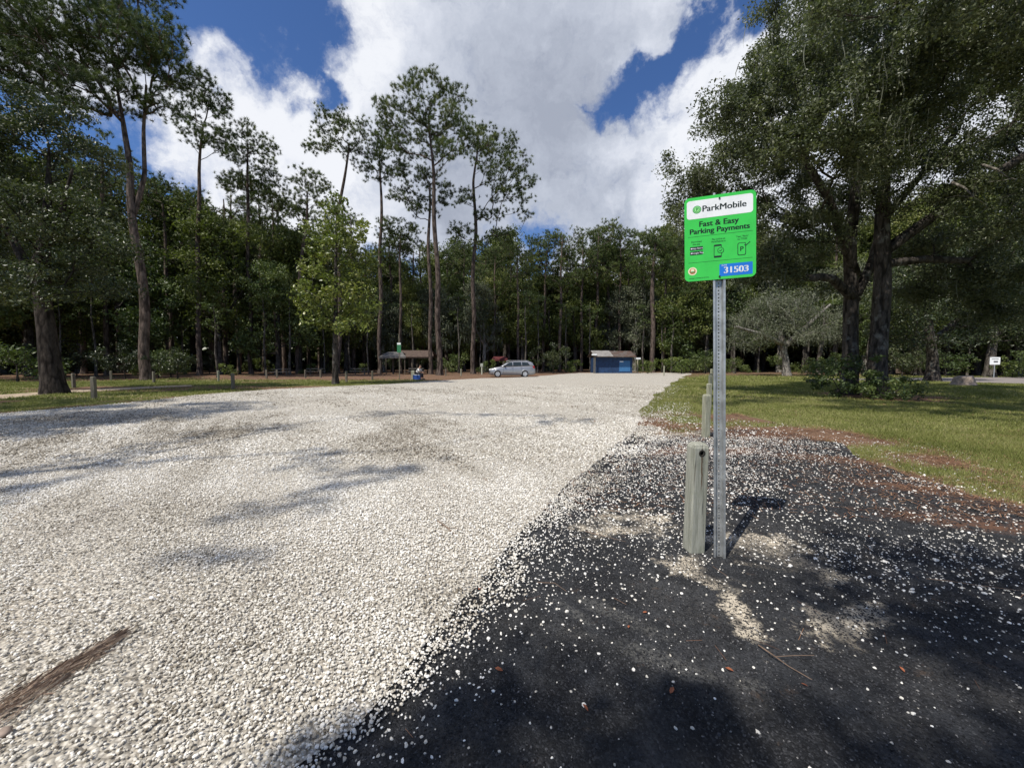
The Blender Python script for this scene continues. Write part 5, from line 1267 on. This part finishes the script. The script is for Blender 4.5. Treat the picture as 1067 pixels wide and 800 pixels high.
# ---------- litter on the ground
M_twig = simple('dry_twig', (.17,.115,.08), .9, nscale=20, namp=.3); M_ptwig = simple('grey_twig', (.24,.19,.14), .9)
def twig(pts, r0, lab, fork=None, mat=None):
    q = [(*G(*p), .022+.01*math.sin(i*2)) for i, p in enumerate(pts)]; m_ = MB().tube(q, [r0*(1-.6*i/(len(q)-1)) for i in range(len(q))], 6)
    if fork: m_.tube([(*G(*p), .025+.006*i) for i, p in enumerate(fork)], [r0*.6*(1-.2*i) for i in range(len(fork))], 5)
    o = m_.build('twig', mat or M_twig); tag(o, lab, 'twig', 'fallen twigs'); return o
twig([(456,545),(466,553),(474,558),(485,571)], .006, 'forked brown twig lying on the pale gravel', [(466,553),(474,553),(479,556)])
twig([(790,676),(806,689),(822,697),(846,712)], .0035, 'thin curved twig on black millings below the sand patch', [(806,689),(826,689),(848,690)])
twig([(965,606),(990,610),(1020,612),(1062,618)], .003, 'long thin twig at the right edge of the millings')
twig([(560,610),(578,612),(590,618)], .003, 'tiny twig where gravel thins into black millings')
twig([(610,556),(632,563),(652,566)], .0035, 'small twig left of the nearest timber post')
# drift of dry needles at the left corner
rg = np.random.default_rng(31); n = 560; A0 = np.array(G(-25,765)); A1 = np.array(G(124,668))
t = rg.uniform(0,1,n)**.85; wd_ = .062*(1-t)**.6+.010; off = (rg.normal(0,1,n)*.45+.7*np.sin(t*23+1.3)*.5+.4*(rg.integers(0,4,n)-1.5))*wd_*.95; dv = (A1-A0)/np.linalg.norm(A1-A0); nv = np.array([-dv[1],dv[0]])
c0 = A0+t[:,None]*(A1-A0)+off[:,None]*nv; an = np.arctan2(dv[1],dv[0])+rg.normal(0,.26,n)*(1+2*(rg.uniform(0,1,n)<.12)); l = rg.uniform(.04,.14,n); w = rg.uniform(.0005,.0013,n)
z0_ = .024+rg.uniform(0,.024,n)*np.exp(-(off/wd_)**2); d2 = np.stack([np.cos(an),np.sin(an)],-1); n2 = np.stack([-d2[:,1],d2[:,0]],-1)
def P3(xy, z): return np.concatenate([xy, z[:,None]], 1)
V = np.stack([P3(c0-d2*l[:,None]/2-n2*w[:,None], z0_), P3(c0-d2*l[:,None]/2+n2*w[:,None], z0_), P3(c0+d2*l[:,None]/2+n2*w[:,None], z0_+rg.uniform(-.004,.01,n)), P3(c0+d2*l[:,None]/2-n2*w[:,None], z0_+.002)],1).reshape(-1,3)
M_drift = tinted('dead_needles', [(0,(.12,.08,.055)),(.6,(.26,.18,.125)),(1,(.50,.40,.30))], .85)
tag(link('needle_drift', np_mesh('needle_drift', V, np.arange(len(V)).reshape(-1,4), np.repeat(rg.uniform(0,1,n),4), False, M_drift)), 'dark drift of dry pine needles on the gravel in the lower left corner', 'pine needles', kind='stuff')
def rock(px, py, s, lab, mat):
    v, f = I2; rr_ = np.random.default_rng(int(px)); vv = v*(1+rr_.normal(0,.10,(len(v),1)))*np.array([s,s*.8,s*.6]); g = G(px,py)
    o = link('loose_stone', np_mesh('loose_stone', vv, f, None, True, mat)); o.location = (g[0], g[1], .012+s*.4); tag(o, lab, 'stone'); return o
M_rk = simple('brown_stone', (.26,.20,.16), .9, nscale=20, namp=.3)
rock(5,768,.026,'brownish larger stone at the foot of the needle drift', M_rk)
# fallen red-brown leaves
lv = None; r = random.Random(9); M_leaf = simple('dead_leaf', (.27,.085,.035), .7, nscale=30)
for k,(px,py) in enumerate([(700,722),(838,716),(672,640),(655,655),(520,700),(760,700),(905,560),(940,700),(500,615),(610,740)]):
    if lv is None:
        m_ = MB(); pts = [(-.022,0,0),(-.010,.009,.004),(.008,.010,.005),(.024,0,.002),(.008,-.010,.006),(-.010,-.009,.003)]
        m_.loft([pts,[(x,y,z_2-.0008) for x,y,z_2 in pts]]); lv = m_.build('fallen_leaf', M_leaf); o = lv
    else: o = lv.copy(); COL.objects.link(o)
    g = G(px,py); o.location = (g[0], g[1], .014); o.rotation_euler = (r.uniform(-.3,.3), r.uniform(-.3,.3), r.uniform(0,6)); o.scale = [r.uniform(.5,.9)]*3
    tag(o, 'small curled red-brown dead leaf lying on the millings', 'leaf', 'dead leaves on the millings')
SKYTINT = (.60,.80,1.12,1); SUN_E = 5.0; EXPO = 0.13
# ============================================================ SKY, SUN, CAMERA
SUN_EL = R(56.0); SAZ = math.atan2(-.719, -.695)          # toward the sun, behind and left
sdir = Vector((math.cos(SUN_EL)*math.cos(SAZ), math.cos(SUN_EL)*math.sin(SAZ), math.sin(SUN_EL)))
w = bpy.data.worlds.new('World'); sc.world = w; w.use_nodes = True
nt = w.node_tree; bg = nt.nodes['Background']
sky = nt.nodes.new('ShaderNodeTexSky'); sky.sky_type = 'NISHITA'; sky.sun_disc = False
sky.sun_elevation = SUN_EL; sky.sun_rotation = math.atan2(sdir.x, sdir.y)
sky.air_density = 1.0; sky.dust_density = .3; sky.ozone_density = 2.5
co = nt.nodes.new('ShaderNodeTexCoord').outputs['Generated']
def wn(vec, s, d=6, r_=.55, dis=0.0): return noise(nt, vec, s, d, r_, dis)
sep = nd(nt, 'ShaderNodeSeparateXYZ', {0: co})
z_ = mth(nt, 'ADD', mth(nt, 'MAXIMUM', sep.outputs[2], 0.0), .25)
pl = nd(nt, 'ShaderNodeCombineXYZ', {0: mth(nt, 'DIVIDE', sep.outputs[0], z_), 1: mth(nt, 'DIVIDE', sep.outputs[1], z_), 2: 0.0}).outputs[0]
wv = nd(nt, 'ShaderNodeTexNoise', {'Vector': co, 'Scale': 6.0, 'Detail': 7.0, 'Roughness': .6})
warp = nd(nt, 'ShaderNodeVectorMath', {0: wv.outputs['Color'], 1: (.5,.5,.5)}, operation='SUBTRACT').outputs[0]
warp = nd(nt, 'ShaderNodeVectorMath', {0: warp, 3: .30}, operation='SCALE').outputs[0]
wd = nd(nt, 'ShaderNodeVectorMath', {0: co, 1: warp}, operation='ADD').outputs[0]
def dirblob(px, py, r0, r1, vec=None):
    d = Vector(ray(px, py)).normalized()
    ln = nd(nt, 'ShaderNodeVectorMath', {0: vec or wd, 1: tuple(d)}, operation='DISTANCE').outputs['Value']
    return maprange(nt, ln, r1, r0)
def addup(lst, op='MAXIMUM'):
    s = lst[0]
    for q in lst[1:]: s = mth(nt, op, s, q)
    return s
gaps = addup([dirblob(225,-25,.06,.19), dirblob(285,5,.04,.16), dirblob(190,20,.03,.14), dirblob(300,60,.01,.10), dirblob(322,98,.0,.08),
              dirblob(726,28,.0,.10), dirblob(704,48,.02,.10), dirblob(684,70,.02,.10), dirblob(664,90,.01,.10), dirblob(644,110,.0,.09), dirblob(782,-12,.01,.09),
              dirblob(80,165,.05,.16), dirblob(140,190,.01,.10), dirblob(10,150,.02,.10),
              dirblob(560,262,.0,.11), dirblob(500,270,.0,.09), dirblob(410,275,.0,.11)])
n_a = wn(pl, 1.15, 9, .6, .3); n_b = wn(wd, 7.0, 8, .62); n_c = wn(wd, 14.0, 8, .65)
dens = mth(nt, 'ADD', mth(nt, 'MULTIPLY', n_a, .9), mth(nt, 'MULTIPLY', n_b, .35))
dens = mth(nt, 'ADD', dens, mth(nt, 'MULTIPLY', mth(nt, 'SUBTRACT', n_c, .5), .55))
dens = mth(nt, 'ADD', dens, mth(nt, 'MULTIPLY', gaps, -.85))
behind = maprange(nt, sep.outputs[1], .30, -.15)           # cloud kept ahead; unseen sky behind and overhead cleared to lower the fill light
overhead = maprange(nt, sep.outputs[2], .72, .90)
dens = mth(nt, 'SUBTRACT', dens, mth(nt, 'MULTIPLY', mth(nt, 'MAXIMUM', behind, overhead), .50))
cover = maprange(nt, dens, -.06, .60)
# light and dark parts of the cloud deck
grey = addup([dirblob(560,120,.10,.42), dirblob(500,190,.05,.28), dirblob(620,210,.05,.25), dirblob(650,160,.0,.14)])
white = addup([dirblob(270,120,.05,.22), dirblob(720,150,.02,.17), dirblob(770,60,.05,.2), dirblob(640,175,.0,.10), dirblob(350,40,.02,.2)])
sh = mth(nt, 'ADD', mth(nt, 'MULTIPLY', grey, .62), mth(nt, 'MULTIPLY', white, -.45))
sh = mth(nt, 'ADD', sh, mth(nt, 'MULTIPLY', mth(nt, 'SUBTRACT', n_b, .5), -1.1))
sh = mth(nt, 'ADD', sh, mth(nt, 'MULTIPLY', mth(nt, 'SUBTRACT', n_a, .5), 1.0))
ccol = ramp(nt, mth(nt, 'ADD', sh, .20, clamp=True), [(0,(8.2,8.4,8.9)),(.35,(6.4,6.75,7.6)),(.7,(4.7,5.1,6.0)),(1,(3.5,3.85,4.7))])
skyc = mix(nt, 1.0, sky.outputs[0], SKYTINT, 'MULTIPLY')
out = mix(nt, cover, skyc, ccol)
nt.links.new(out, bg.inputs[0]); bg.inputs[1].default_value = .10

sl = bpy.data.lights.new('sun', 'SUN'); sl.energy = SUN_E; sl.angle = R(.53); sl.color = (1,.945,.855)
so = bpy.data.objects.new('sun', sl); COL.objects.link(so)
so.rotation_euler = sdir.to_track_quat('Z', 'Y').to_euler()
so.location = (-30,-30,50)

cam = bpy.data.cameras.new('camera'); cam.sensor_width = 36; cam.lens = 36*FL/1067; cam.clip_end = 4000; cam.clip_start = .05
co_ = bpy.data.objects.new('camera', cam); COL.objects.link(co_); sc.camera = co_
co_.location = (0,0,EYE); co_.rotation_euler = (math.pi/2-PITCH, 0, 0)
sc.view_settings.view_transform = 'Standard'; sc.view_settings.look = 'None'
sc.view_settings.exposure = EXPO; sc.view_settings.gamma = 1; sc.view_settings.use_curve_mapping = False
sc.render.engine = 'CYCLES'
sc.cycles.max_bounces = 6; sc.cycles.diffuse_bounces = 3; sc.cycles.transmission_bounces = 3; sc.cycles.glossy_bounces = 2
